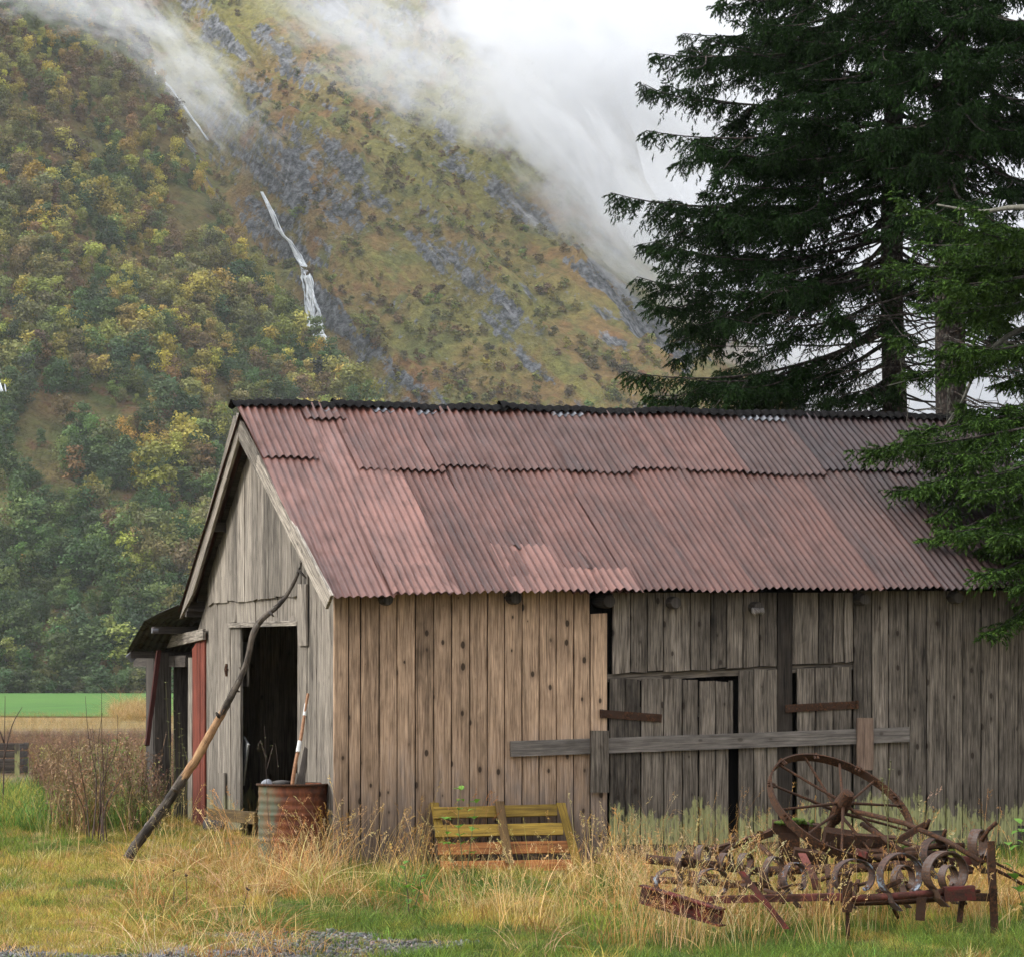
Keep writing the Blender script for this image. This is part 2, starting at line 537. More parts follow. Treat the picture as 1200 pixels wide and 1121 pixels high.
def ground_mat():
    m, nt, b = new_mat('turf_and_soil'); N = NT(nt)
    c = N.coord(); xyz = N.sep(c)
    n1 = N.noise(c, 0.9, 5, 0.6); n2 = N.noise(c, 6, 5, 0.65); n3 = N.noise(c, 40, 4, 0.65)
    ny = N.noise(N.map(c, (0.06, 0.25, 1)), 1, 4, 0.6)
    near = N.mix(N.ss(n1, 0.4, 0.62), (0.085, 0.10, 0.025), (0.20, 0.13, 0.04))
    near = N.mix(N.ss(n2, 0.5, 0.7), near, (0.075, 0.05, 0.02))
    far = N.mix(N.ss(n2, 0.4, 0.65), (0.16, 0.095, 0.05), (0.09, 0.06, 0.035))
    straw = N.mix(N.ss(ny, 0.4, 0.6), (0.28, 0.19, 0.07), (0.20, 0.15, 0.06))
    soil = (0.06, 0.048, 0.04)
    ng_ = N.noise(c, 0.75, 4, 0.6)
    yj = N.addm(xyz[1], N.lin(ny, 0.3, 0.7, -12, 12))
    col = N.mix(N.ss(yj, 46, 60), near, far)
    col = N.mix(N.mul(N.ss(yj, 82, 88), N.ss(yj, 92, 98, 1, 0)), col, soil)
    col = N.mix(N.ss(yj, 98, 112), col, straw)
    gm = N.mul(N.ss(N.addm(xyz[1], N.lin(ng_, 0.3, 0.7, -1.1, 1.1)), 22.2, 22.6, 1, 0), N.ss(N.addm(xyz[0], N.mul(ng_, 2.0)), -0.6, 0.6, 1, 0))
    grav = N.mix(N.ss(n3, 0.4, 0.6), (0.10, 0.10, 0.105), (0.24, 0.24, 0.25))
    col = N.mix(gm, col, grav)
    N.put(b.inputs['Base Color'], scale_col(N, col, N.lin(n3, 0.3, 0.7, 0.7, 1.25)))
    b.inputs['Roughness'].default_value = 0.95
    N.put(b.inputs['Normal'], N.bump(n3, 0.8, 0.03))
    return m

ground = mesh_np('ground', gv, gf, ground_mat(), smooth=True)
tag(ground, 'autumn turf and rough ground around the barn', kind='structure')

def field_mat():
    m, nt, b = new_mat('mown_field'); N = NT(nt)
    c = N.coord()
    n = N.noise(N.map(c, (0.02, 0.01, 1)), 1, 4, 0.6); n2 = N.noise(N.map(c, (0.4, 0.05, 1)), 1, 4, 0.6)
    col = N.mix(N.ss(n, 0.35, 0.65), (0.040, 0.120, 0.009), (0.062, 0.150, 0.012))
    N.put(b.inputs['Base Color'], scale_col(N, col, N.lin(n2, 0.3, 0.7, 0.85, 1.15)))
    b.inputs['Roughness'].default_value = 0.9
    return m

fx = np.linspace(-160, 120, 160); fy = lines([(147, 478, 12)])
FXg, FYg = np.meshgrid(fx, fy, indexing='ij')
FYj = FYg + (FYg < 150) * 22 * (fbm(FXg * 0.13, FYg * 0, 5) - 0.5)
fv = np.stack([FXg, FYj, 0.05 + 0 * FXg], -1).reshape(-1, 3)
idx = np.arange(len(fv)).reshape(FXg.shape)
ff = np.stack([idx[:-1, :-1], idx[1:, :-1], idx[1:, 1:], idx[:-1, 1:]], -1).reshape(-1, 4)
tag(mesh_np('field', fv, ff, field_mat()), 'bright green mown field below the wooded hillside', kind='structure')

# ---------------------------------------------------------------- near hill (wooded spur) and far mountain
def surf(px, py, Yc):
    X = (np.array(px, float) - MID) / FOC * np.array(Yc, float)
    Z = EYE + (HOR - np.array(py, float)) / FOC * np.array(Yc, float)
    return X, np.array(Yc, float), Z

NX, NY_, NZ = surf([-900, -300, -100, 0, 100, 200, 300, 380, 460, 540, 620, 700, 900],
                   [-620, -420, -330, -210, -60, 140, 330, 430, 505, 560, 640, 730, 790],
                   [860, 830, 810, 790, 760, 705, 655, 620, 585, 560, 540, 525, 515])

def near_hill_z(X, Y):
    zc = np.interp(X, NX, NZ); yc = np.interp(X, NX, NY_)
    yb = 484 + 10 * (fbm(X / 25, 0 * X, 8) - 0.5)
    t = (Y - yb) / (yc - yb)
    up = zc * np.clip(t, 0, 1) ** 0.92
    dn = zc - (Y - yc) * 0.62
    z = np.where(t < 1, up, dn)
    amp = np.clip(t, 0, 1) ** 0.7
    z = z + amp * 15 * (fbm(X / 46 + 0.012 * Y, Y / 60, 21, 5) - 0.5) + amp * 4 * (fbm(X / 11, Y / 11, 29, 3) - 0.5)
    return np.where(t < 0, -1.0 - 0 * X, z)

def grid_mesh(name, xs, ys, fz, mat, label, kind='structure'):
    X, Y = np.meshgrid(xs, ys, indexing='ij')
    Z = fz(X, Y)
    v = np.stack([X, Y, Z], -1).reshape(-1, 3)
    i = np.arange(len(v)).reshape(X.shape)
    f = np.stack([i[:-1, :-1], i[1:, :-1], i[1:, 1:], i[:-1, 1:]], -1).reshape(-1, 4)
    o = mesh_np(name, v, f, mat, smooth=True)
    tag(o, label, kind=kind)
    return o, v, f

MX, MY_, MZ = surf([-1600, -400, 100, 400, 580, 665, 720, 780, 845, 895, 945, 1000, 1120, 1400],
                   [-900, -420, -330, -210, -90, 70, 190, 300, 400, 470, 545, 640, 720, 790],
                   [1350, 1300, 1200, 1100, 1040, 990, 960, 930, 890, 860, 830, 810, 790, 770])

def far_mtn_z(X, Y):
    zc = np.interp(X, MX, MZ); yc = np.interp(X, MX, MY_)
    yb = 640.0
    t = (Y - yb) / (yc - yb)
    up = zc * np.clip(t, 0, 1)
    dn = zc - (Y - yc) * 0.5
    z = np.where(t < 1, up, dn)
    amp = np.clip(t * 2.2, 0, 1)
    # ledges that run down to the right, with a coarse and a fine rib system
    q = X * 0.74 + z * 0.67; p = X * 0.67 - z * 0.74
    r1 = 1 - np.abs(2 * fbm(q / 40, p / 300, 41, 4) - 1)
    r2 = 1 - np.abs(2 * fbm(q / 13, p / 90, 47, 4) - 1)
    r3 = 1 - np.abs(2 * fbm(q / 6 + 3, p / 16, 59, 3) - 1)
    z = z + amp * (6 * (r3 - .6) + 46 * (r1 - 0.66) + 15 * (r2 - 0.6) + 24 * (fbm(X / 90, Y / 90, 53, 4) - 0.5))
    # the ravine of the waterfall
    gx_ = np.interp(z, [0, 40, 75, 105, 130, 180, 260, 320], [-16, -27, -44, -56, -66, -92, -125, -150])
    z = z - amp * 17 * np.exp(-((X - gx_) / 11.0) ** 2)
    return np.where(t < 0, -1.0 - 0 * X, z)

def hill_mat(name, kind):
    m, nt, b = new_mat(name); N = NT(nt)
    c = N.coord()
    nrm = N.sep(N.n('ShaderNodeNewGeometry').outputs['Normal'])
    n1 = N.noise(c, 0.018, 5, 0.6); n2 = N.noise(c, 0.11, 5, 0.65); n3 = N.noise(c, 0.5, 4, 0.65)
    xyz = N.sep(c)
    q_ = N.addm(N.mul(xyz[0], 0.74), N.mul(xyz[2], 0.67)); p_ = N.addm(N.mul(xyz[0], 0.67), N.mul(xyz[2], -0.74))
    nd = N.noise(N.comb(N.mul(q_, 0.075), N.mul(p_, 0.012), 0.0), 1, 7, 0.68, dist=0.5)
    if kind == 'near':
        col = N.mix(N.ss(n1, 0.4, 0.6), (0.055, 0.075, 0.022), (0.13, 0.085, 0.035))
        col = N.mix(N.ss(n2, 0.52, 0.66), col, (0.10, 0.05, 0.025))
        rock = N.ss(N.addm(n2, N.mul(nd, 0.6)), 0.93, 1.02)
    else:
        col = N.mix(N.ss(n1, 0.42, 0.58), (0.18, 0.16, 0.045), (0.20, 0.125, 0.048))
        col = N.mix(N.ss(n2, 0.46, 0.62), col, (0.13, 0.13, 0.04))
        col = N.mix(N.ss(N.noise(c, 0.06, 4, 0.6), 0.55, 0.7), col, (0.20, 0.105, 0.042))
        col = N.mix(N.mul(N.ss(nd, 0.44, 0.36), 0.7), col, (0.20, 0.19, 0.05))
        steep = N.ss(nrm[2], 0.80, 0.62)
        rock = N.ss(N.addm(N.addm(N.mul(nd, 0.85), N.mul(n2, 0.35)), N.addm(N.mul(steep, 0.20), N.lin(n3, 0.3, 0.7, -0.05, 0.05))), 0.775, 0.84)
    rc = N.mix(N.ss(n3, 0.35, 0.65), (0.045, 0.05, 0.058), (0.15, 0.155, 0.165))
    rc = N.mix(N.ss(N.noise(N.comb(N.mul(q_, 0.3), N.mul(p_, 0.05), 3.0), 1, 5, 0.7), 0.56, 0.68), rc, (0.26, 0.26, 0.27))
    col = N.mix(rock, col, rc)
    N.put(b.inputs['Base Color'], scale_col(N, col, N.lin(n3, 0.3, 0.7, 0.6, 1.35)))
    b.inputs['Roughness'].default_value = 0.95
    b.inputs['Specular IOR Level'].default_value = 0.1
    N.put(b.inputs['Normal'], N.bump(N.addm(n3, N.mul(n2, 2.0)), 0.9, 2.0))
    return m

nh, nhv, nhf = grid_mesh('hill', np.arange(-300, 70, 2.4), np.arange(470, 900, 2.4), near_hill_z, hill_mat('hill_ground', 'near'), 'wooded lower hillside in autumn behind the field')
fm, fmv, fmf = grid_mesh('mountain', np.arange(-400, 260, 2.0), np.arange(630, 1400, 2.4), far_mtn_z, hill_mat('mountain_ground', 'far'), 'steep rocky mountainside half lost in cloud')
NH_T = BVHTree.FromPolygons([tuple(p) for p in nhv.tolist()], nhf.tolist())
FM_T = BVHTree.FromPolygons([tuple(p) for p in fmv.tolist()], fmf.tolist())

def hit(tree, x, y):
    d_ = at(x, y, 1.0) - Vector((0, 0, EYE))
    h = tree.ray_cast(Vector((0, 0, EYE)), d_.normalized(), 5000)
    return h[0]

# ---------------------------------------------------------------- waterfalls
def water_mat():
    m, nt, b = new_mat('white_water'); N = NT(nt)
    g = N.attr('gc')
    n = N.noise(N.map(g, (0.9, 0.12, 1)), 1, 5, 0.7)
    N.put(b.inputs['Base Color'], N.mix(N.ss(n, 0.36, 0.62), (0.42, 0.45, 0.48), (0.85, 0.87, 0.88)))
    b.inputs['Roughness'].default_value = 0.5
    N.put(b.inputs['Normal'], N.bump(n, 0.6, 0.5))
    tr = N.n('ShaderNodeBsdfTransparent'); mx = N.n('ShaderNodeMixShader')
    N.put(mx.inputs[0], N.ss(N.noise(N.map(g, (1.2, 0.22, 2)), 1, 4, 0.7), 0.56, 0.72, 0.0, 0.75))
    N.L.new(b.outputs[0], mx.inputs[1]); N.L.new(tr.outputs[0], mx.inputs[2]); N.L.new(mx.outputs[0], nt.nodes['Material Output'].inputs['Surface'])
    return m
WATER = water_mat()

def waterfall(path, tree, label, strands=3):
    """path: (px, py, half width in px). strands of falling water that lie on the rock"""
    root = None
    mb = MB()
    P = []
    for (x0, y0, w0), (x1, y1, w1) in zip(path[:-1], path[1:]):
        n = max(2, int(abs(y1 - y0) / 5))
        for i in range(n):
            t = i / n; P.append((lerp(x0, x1, t), lerp(y0, y1, t), lerp(w0, w1, t)))
    P.append(path[-1])
    for s in range(strands):
        o = (s - (strands - 1) / 2) / max(1, strands) * 1.25
        pts = []; rad = []
        for i, (x, y, w_) in enumerate(P):
            wob = (vnoise(np.array([y * 0.07 + s * 9.3]), np.array([s * 3.1]), 5)[0] - 0.5) * 1.6
            h = hit(tree, x + (o * 1.6 + wob * 0.8) * w_, y)
            if h is None: continue
            k = h.y / FOC
            pts.append(h + (Vector((0, -4.0, 2.0)) if tree is NH_T else Vector((0, -1.0, 0.5))))
            rad.append(max(0.12, w_ * k * (0.25 + 0.8 * random.random()) * (0.38 if strands > 2 else 1)))
        if len(pts) > 2: tube(mb, pts, rad, 6, 0.5, jit=0.25)
    o = mb.build('waterfall', WATER, smooth=True)
    tag(o, label, 'waterfall')
    return o

waterfall([(307, 228, 1.0), (312, 238, 1.6), (318, 250, 2.2), (326, 270, 2.2), (333, 280, 1.2), (340, 286, 1.6), (346, 298, 3.0), (358, 318, 3.8), (364, 345, 4.6), (367, 372, 6.5), (371, 400, 8.5), (374, 420, 7)], FM_T, 'tall white waterfall dropping in two leaps down the middle of the mountain', 14)
waterfall([(127, -2, 1.1), (137, 25, 1.5), (146, 50, 1.8), (165, 72, 1.3), (200, 105, .9), (225, 140, .8), (244, 167, .9)], FM_T, 'thin waterfall fading into mist at the upper left of the mountain', 2)
waterfall([(-4, 428, 2.5), (1, 445, 3.2), (5, 460, 3.6), (9, 474, 4.0)], NH_T, 'short waterfall among the trees at the left picture edge', 3)
# ---------------------------------------------------------------- barn materials
W_NEW = wood('pale_plank', (0.52, 0.355, 0.23), (0.17, 0.108, 0.068), knots=1.0, tvar=0.6, gray=(0.22, 0.18, 0.155), gray_top=0.85, damp=0.55)
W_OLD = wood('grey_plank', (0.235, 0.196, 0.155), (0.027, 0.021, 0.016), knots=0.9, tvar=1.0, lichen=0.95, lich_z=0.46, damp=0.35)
W_SILVER = wood('silver_plank', (0.32, 0.282, 0.232), (0.036, 0.029, 0.023), knots=0.5, tvar=0.95, lichen=0.35, lich_z=0.35, damp=0.4)
W_DARK = wood('dark_timber', (0.10, 0.085, 0.072), (0.03, 0.025, 0.021), knots=0.3, tvar=0.5)
W_BLACK = wood('shade_black_timber', (0.010, 0.008, 0.007), (0.003, 0.003, 0.003), knots=0.2, tvar=0.5)  # near-black colour paints in the darkness of the barn interior
W_BAR = wood('bar_plank', (0.20, 0.175, 0.152), (0.085, 0.073, 0.062), knots=0.6, tvar=0.2)
W_DAMP = wood('damp_plank_wood', (0.055, 0.044, 0.034), (0.014, 0.011, 0.009), knots=0.3, tvar=0.2, lichen=0.3)
W_DKRED = wood('dark_red_brace', (0.085, 0.022, 0.017), (0.03, 0.012, 0.010), knots=0.1, tvar=0.2)
W_KEEP = wood('brown_keeper', (0.235, 0.16, 0.115), (0.09, 0.06, 0.045), knots=0.5, tvar=0.3)
W_RED = wood('red_painted_board', (0.20, 0.050, 0.030), (0.07, 0.022, 0.015), knots=0.2, tvar=0.45, damp=0.5)
W_OCHRE = wood('ochre_slat', (0.30, 0.195, 0.034), (0.12, 0.075, 0.018), knots=0.7, tvar=0.35)
W_ORANGE = wood('orange_slat', (0.36, 0.145, 0.045), (0.16, 0.06, 0.022), knots=0.5, tvar=0.35)
W_BARK = wood('bark_pole', (0.115, 0.095, 0.075), (0.03, 0.024, 0.019), knots=0.9, tvar=0.3)
W_STRIP = wood('stripped_pole', (0.42, 0.26, 0.14), (0.25, 0.14, 0.075), knots=0.6, tvar=0.3)
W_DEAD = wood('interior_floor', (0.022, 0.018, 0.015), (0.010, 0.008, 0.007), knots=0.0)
IRON = metal_paint('rusty_iron', (0.045, 0.024, 0.015), (0.098, 0.043, 0.020), (0.017, 0.011, 0.008), 0.6, 0.75, 9, 0.15)
IRON_RED = metal_paint('red_painted_iron', (0.10, 0.015, 0.011), (0.07, 0.029, 0.018), (0.03, 0.016, 0.013), 0.6, 0.6, 7, 0.18)
IRON_PINK = metal_paint('faded_red_iron', (0.14, 0.042, 0.032), (0.085, 0.035, 0.022), (0.032, 0.018, 0.014), 0.6, 0.65, 8, 0.18)

def roof_mat():
    m, nt, b = new_mat('red_corrugated_sheet'); N = NT(nt)
    g = N.attr('gc'); t = N.attr('tint', 'Fac')
    st = N.noise(N.map(g, (22, 0.7, 1)), 1, 4, 0.6)
    fi = N.noise(N.map(g, (60, 5, 1)), 1, 4, 0.65)
    bl = N.noise(N.map(g, (1.6, 1.1, 1)), 1, 5, 0.65)
    bl2 = N.noise(N.map(g, (7, 4, 1)), 1, 4, 0.6)
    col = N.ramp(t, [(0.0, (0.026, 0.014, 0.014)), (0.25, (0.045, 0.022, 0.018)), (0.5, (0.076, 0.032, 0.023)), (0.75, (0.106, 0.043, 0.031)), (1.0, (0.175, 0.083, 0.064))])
    col = scale_col(N, col, N.addm(N.lin(st, 0.3, 0.7, 0.62, 1.38), N.lin(bl, 0.3, 0.7, -0.3, 0.28)))
    col = N.mix(N.mul(N.ss(N.addm(bl2, N.mul(st, 0.5)), 0.82, 0.97), 0.45), col, (0.048, 0.023, 0.016))
    col = N.mix(N.mul(N.ss(st, 0.58, 0.72), 0.55), col, (0.032, 0.018, 0.016))
    col = N.mix(N.mul(N.ss(fi, 0.62, 0.74), 0.5), col, (0.22, 0.12, 0.105))
    gx_ = N.sep(g); wob = N.noise(N.map(g, (3.1, 2.3, 1)), 1, 2, 0.5)
    du = N.mul(N.math('SUBTRACT', N.math('FRACT', N.math('DIVIDE', gx_[0], 0.228)), 0.5), 0.228)
    dv = N.mul(N.math('SUBTRACT', N.math('FRACT', N.math('DIVIDE', N.addm(gx_[1], N.mul(wob, 0.16)), 0.78)), 0.5), 0.78)
    dd = N.math('SQRT', N.addm(N.mul(du, du), N.mul(dv, dv)))
    run = N.mul(N.mul(N.ss(N.math('ABSOLUTE', N.addm(du, N.lin(fi, .3, .7, -.006, .006))), 0.004, 0.013, 1, 0), N.ss(dv, -0.30, -0.02)), N.ss(dv, 0.0, 0.012, 1, 0))
    col = N.mix(N.mul(run, N.ss(bl2, 0.42, 0.62)), col, (0.042, 0.018, 0.011))
    col = N.mix(N.ss(dd, 0.009, 0.015, 0.9, 0.0), col, (0.02, 0.012, 0.010))
    N.put(b.inputs['Base Color'], col)
    N.put(b.inputs['Roughness'], N.lin(bl2, 0.3, 0.7, 0.34, 0.6))
    b.inputs['Specular IOR Level'].default_value = 0.32
    N.put(b.inputs['Normal'], N.bump(N.addm(bl2, fi), 0.25, 0.006))
    return m
ROOF = roof_mat()
ZINC = metal_paint('dark_underside_sheet', (0.045, 0.042, 0.040), (0.06, 0.035, 0.025), (0.02, 0.018, 0.016), 0.4, 0.5, 6)
CAPM = metal_paint('black_ridge_sheet', (0.007, 0.0065, 0.0065), (0.014, 0.010, 0.009), (0.005, 0.005, 0.005), 0.3, 0.9, 8, 0.08)
GALV = metal_paint('bare_zinc_sheet', (0.14, 0.145, 0.16), (0.09, 0.05, 0.04), (0.12, 0.10, 0.10), 0.35, 0.4, 9, 0.5)

# ---------------------------------------------------------------- the barn
barn = empty('barn', (AX, AY, 0), PHI)
tag(barn, 'old weathered plank barn with rusty red corrugated roof and open dark doorway', 'barn')
VR = 3.15
def ze(u): return 2.403 + 0.0177 * (u + 0.15)
def zr(u): return 4.447 + 0.0055 * (u + 0.26)
def roof_z(u, v):
    """underside of the roof sheet"""
    if v <= VR: return ze(u) + (zr(u) - ze(u)) * (v + 0.3) / (VR + 0.3)
    return zr(u) + (2.376 - zr(u)) * (v - VR) / (6.6 - VR)
def RF(x, y):
    """pixel on the front roof slope -> (u, s), s = 0 at the eave and 1 at the ridge"""
    lo, hi = -0.2, 1.2
    for _ in range(40):
        s = (lo + hi) / 2; v = -0.3 + (VR + 0.3) * s
        u, z = FW(x, y, v)
        if z > ze(u) + (zr(u) - ze(u)) * s: lo = s
        else: hi = s
    return u, s

SLOPE_N = Vector((0, -(zr(3) - ze(3)), VR + 0.3)).normalized()
WAVE = 0.076
RL = math.hypot(VR + 0.3, zr(3) - ze(3))

def sheet(mb, u0, u1, s0, s1, lift=0.0, tint=0.6, rag=0.006, dent=0.010, skew=0.0, back=False, rows=14, tear=None, rake=0.0, amp=0.0150):
    """one corrugated sheet on the slope between u0..u1 and s0..s1"""
    n = max(4, int((u1 - u0) / WAVE * 8))
    V = []; G = []; F = []
    us = np.linspace(u0, u1, n + 1); sd_ = random.random() * 50
    ph = random.random() * 0.15
    for j in range(rows + 1):
        t = j / rows
        for i, u in enumerate(us):
            lo = s0 + skew * (u - u0) + rag / RL * (vnoise(np.array([u * 9]), np.array([sd_]), 2)[0] - .5) * 2
            if tear: lo += tear * max(0.0, 1 - (u - u0) / 0.25) * (0.4 + vnoise(np.array([u * 23]), np.array([sd_]), 4)[0])
            s = lo + (s1 - lo) * t
            u = us[i] + rake * s * (1 - i / n)
            v = -0.3 + (VR + 0.3) * s
            z = ze(u) + (zr(u) - ze(u)) * s
            h = amp * math.sin(2 * math.pi * u / WAVE + ph) + lift + dent * (fbm(np.array([u * 4.4]), np.array([s * 9 + sd_]), 6, 2)[0] - 0.5) * 2
            h += (1 - t) ** 6 * 0.012 * (vnoise(np.array([u * 4]), np.array([sd_ + 9]), 3)[0])
            p = Vector((u, v, z)) + SLOPE_N * h
            if back: p = Vector((u, 2 * VR - v, z)) + Vector((0, -SLOPE_N.y, SLOPE_N.z)) * h
            V.append(p); G.append((u, s * RL, sd_ * 0.2))
    w = n + 1
    for j in range(rows):
        for i in range(n):
            q = (j * w + i, j * w + i + 1, (j + 1) * w + i + 1, (j + 1) * w + i)
            F.append(q if not back else q[::-1])
    mb.add(V, F, G, tint)

mb = MB()
u_left = lambda s: -0.15 - 0.11 * s
# lower course
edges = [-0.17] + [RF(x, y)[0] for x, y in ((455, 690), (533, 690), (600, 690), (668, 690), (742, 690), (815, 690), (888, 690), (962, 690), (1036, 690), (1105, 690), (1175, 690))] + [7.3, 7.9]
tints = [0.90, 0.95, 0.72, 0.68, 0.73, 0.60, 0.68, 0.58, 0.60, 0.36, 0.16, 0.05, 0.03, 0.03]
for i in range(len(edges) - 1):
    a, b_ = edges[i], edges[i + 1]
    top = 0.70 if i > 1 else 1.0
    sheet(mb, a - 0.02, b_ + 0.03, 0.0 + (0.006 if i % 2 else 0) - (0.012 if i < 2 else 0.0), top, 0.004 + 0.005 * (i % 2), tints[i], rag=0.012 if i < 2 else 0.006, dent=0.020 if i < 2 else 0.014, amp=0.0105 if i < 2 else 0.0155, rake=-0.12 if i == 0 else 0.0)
# upper course
u1, s1 = RF(373, 538)
sheet(mb, -0.19, u1, s1, 0.985, 0.018, 0.80, rag=0.012, skew=-0.004, rake=-0.12)
u_a, s_a = RF(421, 549)
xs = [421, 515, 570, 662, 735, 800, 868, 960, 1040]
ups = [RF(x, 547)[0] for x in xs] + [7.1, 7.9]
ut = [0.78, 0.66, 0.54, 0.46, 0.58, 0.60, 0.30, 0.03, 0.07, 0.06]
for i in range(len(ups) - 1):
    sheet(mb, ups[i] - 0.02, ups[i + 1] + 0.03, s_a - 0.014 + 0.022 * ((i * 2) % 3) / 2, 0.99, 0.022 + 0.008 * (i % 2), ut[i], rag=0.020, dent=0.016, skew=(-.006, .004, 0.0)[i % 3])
# small lapped piece at the ridge and the torn patches low on the slope
pu, ps = RF(357, 493); pu2, _ = RF(405, 494)
sheet(mb, pu, pu2, ps, 0.992, 0.034, 0.62, rag=0.01, rows=5)
for (x0, y0, x1, y1, tn) in ((600, 690, 672, 640, 0.93), (668, 691, 752, 668, 0.98), (455, 690, 530, 662, 0.97)):
    a, sa = RF(x0, y0); b_, sb = RF(x1, y0); s_top = RF(x0, y1)[1]
    sheet(mb, a, b_, -0.004, s_top, 0.020, tn, rag=0.02, dent=0.02, rows=8)
roof = mb.build('roof', ROOF, barn, smooth=True)
# the lifted, rusted tear above the patch
for (x0, y0, x1, y1, tn) in ((602, 622, 611, 645, 0.38), (685, 650, 692, 666, 0.33)):
    t_ = MB(); a, sa = RF(x0, y1); b_, _ = RF(x1, y1); st = RF(x0, y0)[1]
    sheet(t_, a, b_, sa, st, 0.022, tn, rag=0.09, dent=0.03, rows=6)
    tr = t_.build('torn_flap', ROOF, roof, smooth=True); tag(tr, 'curled rusty tear in the roof sheet')
# zinc showing under the cap
for x0, x1 in ((368, 398), (437, 520), (645, 680), (862, 915)):
    mb = MB()
    a, b_ = RF(x0, 486)[0], RF(x1, 486)[0]
    sheet(mb, a, b_, 0.948, 0.970, 0.030, 0.5, rag=0.03, rows=3)
    mb.build('zinc_flashing', GALV, roof, smooth=True)
# back slope
mb = MB()
for i in range(8):
    sheet(mb, -0.25 + i * 1.02, -0.25 + (i + 1) * 1.02 + 0.04, 0.0, 0.99, 0.004 * (i % 2), 0.4 + 0.3 * random.random(), back=True, rows=6)
mb.build('roof', ROOF, barn, smooth=True)
# ridge cap
mb = MB()
brk = [-0.30, 1.75, 2.02 + 0.5, 2.64, 4.3, 5.6, 6.9, 7.95]
brk = [-0.30] + [RF(x, 485)[0] for x in (400, 512, 594, 690, 800, 960)] + [6.95, 7.95]
for k in range(len(brk) - 1):
    a, b_ = brk[k] - 0.06, brk[k + 1] + 0.02
    n = int((b_ - a) / WAVE * 6); V = []; G = []; F = []
    l0, l1 = (0.030 + 0.012 * (k % 2)), (0.028 + 0.014 * ((k + 1) % 2))
    if k == 3: l0 = 0.07
    sd_ = random.random() * 30
    for i in range(n + 1):
        u = a + (b_ - a) * i / n
        for w_, dz in ((-0.14, -0.074), (-0.08, -0.040), (-0.03, -0.006), (0.03, -0.006), (0.08, -0.040), (0.14, -0.074)):
            wv = 0.010 * math.sin(2 * math.pi * u / (WAVE * 1.3) + k) * (0.5 + abs(w_) * 6) + 0.034 * (vnoise(np.array([u * 3.3]), np.array([sd_]), 3)[0] - .5)
            V.append((u, VR + w_, zr(u) + dz + lerp(l0, l1, i / n) + wv + 0.018)); G.append((u, w_, 0))
    for i in range(n):
        for j in range(5):
            F.append((i * 6 + j, (i + 1) * 6 + j, (i + 1) * 6 + j + 1, i * 6 + j + 1))
    mb.add(V, F, G, 0.5)
mb.build('ridge_cap', CAPM, roof, smooth=True)
# boarding, purlins and rafters under the sheets
mb = MB()
for sgn in (0, 1):
    for i in range(12):
        s0, s1 = i / 12 + 0.02, (i + 1) / 12 + 0.015
        P = []
        for s in (s0, s1):
            v = -0.20 + (VR + 0.20) * s
            for u in (-0.10, 7.75):
                P.append(Vector((u, 2 * VR - v if sgn else v, (roof_z(u, 2 * VR - v) if sgn else roof_z(u, v)) - 0.060)))
        a, b_, d_, c_ = P
        if sgn: board(mb, a, d_, c_, b_, (0, 0, 0.018), None, 3)
        else: board(mb, d_, a, b_, c_, (0, 0, 0.018), None, 3)
mb.build('roof_boarding', W_DARK, roof)
mb = MB()
for u in (0.03, 1.3, 2.6, 3.9, 5.2, 6.5, 7.4):
    beam(mb, (u, 0.05, roof_z(u, 0.05) - 0.13), (u, VR, roof_z(u, VR) - 0.13), 0.08, 0.12, 0.3)
    beam(mb, (u, 6.25, roof_z(u, 6.25) - 0.13), (u, VR, roof_z(u, VR) - 0.13), 0.08, 0.12, 0.3)
for v in (6.38, 4.9): beam(mb, (-0.2, v, roof_z(-0.2, v) - 0.12), (7.7, v, roof_z(7.7, v) - 0.12), 0.09, 0.1, 0.35)
mb.build('rafters', W_DARK, roof)
# log ends at the eave
for x, y in ((452, 702), (602, 700), (711, 704), (789, 706), (886, 712), (1010, 702), (1120, 700)):
    u, z = FW(x, y, -0.12)
    mb = MB(); rr = 0.055 + 0.02 * random.random()
    tube(mb, [(u, 0.35, z + 0.02), (u + 0.01, -0.14, z), (u + 0.012, -0.17, z)], [rr, rr, rr * 0.85], 12, 0.4)
    le = mb.build('log_end', W_DARK, barn)
u, z = FW(887, 716, -0.16)
mb = MB()
for k in range(7):
    a = k * 0.9
    tube(mb, [(u - 0.05 + 0.018 * k, -0.17, z + 0.03), (u - 0.05 + 0.018 * k + 0.02 * math.sin(a), -0.20, z - 0.005), (u + 0.01 * k - 0.03, -0.19, z - 0.035 - 0.01 * math.cos(a))], [0.012, 0.022, 0.006], 6, 0.8)
rg = mb.build('frayed_rag', W_BAR, barn, smooth=True)

# ---------------------------------------------------------------- front wall
def fboard(mb, x0, x1, yt, yb, v=0.0, th=0.024, tint=None, gap=2.0, ns=8, rag=(0, 0), yt2=None, yb2=None, lean=0.0):
    """vertical plank on the front wall between two pixel columns and two pixel rows"""
    xm = (x0 + x1) / 2; g = gap / 254.0
    ua, ub = FW(x0, v=v) + g, FW(x1, v=v) - g
    zt0 = FW(x0, yt, v)[1]; zt1 = FW(x1, yt if yt2 is None else yt2, v)[1]
    zb0 = FW(x0, yb, v)[1]; zb1 = FW(x1, yb if yb2 is None else yb2, v)[1]
    vj = v + random.uniform(-0.004, 0.004)
    board(mb, (ua, vj, zb0), (ub, vj, zb1), (ub + lean, vj, zt1), (ua + lean, vj, zt0), (0, -th, 0), tint, ns, 0.005, 0.0022, rag)

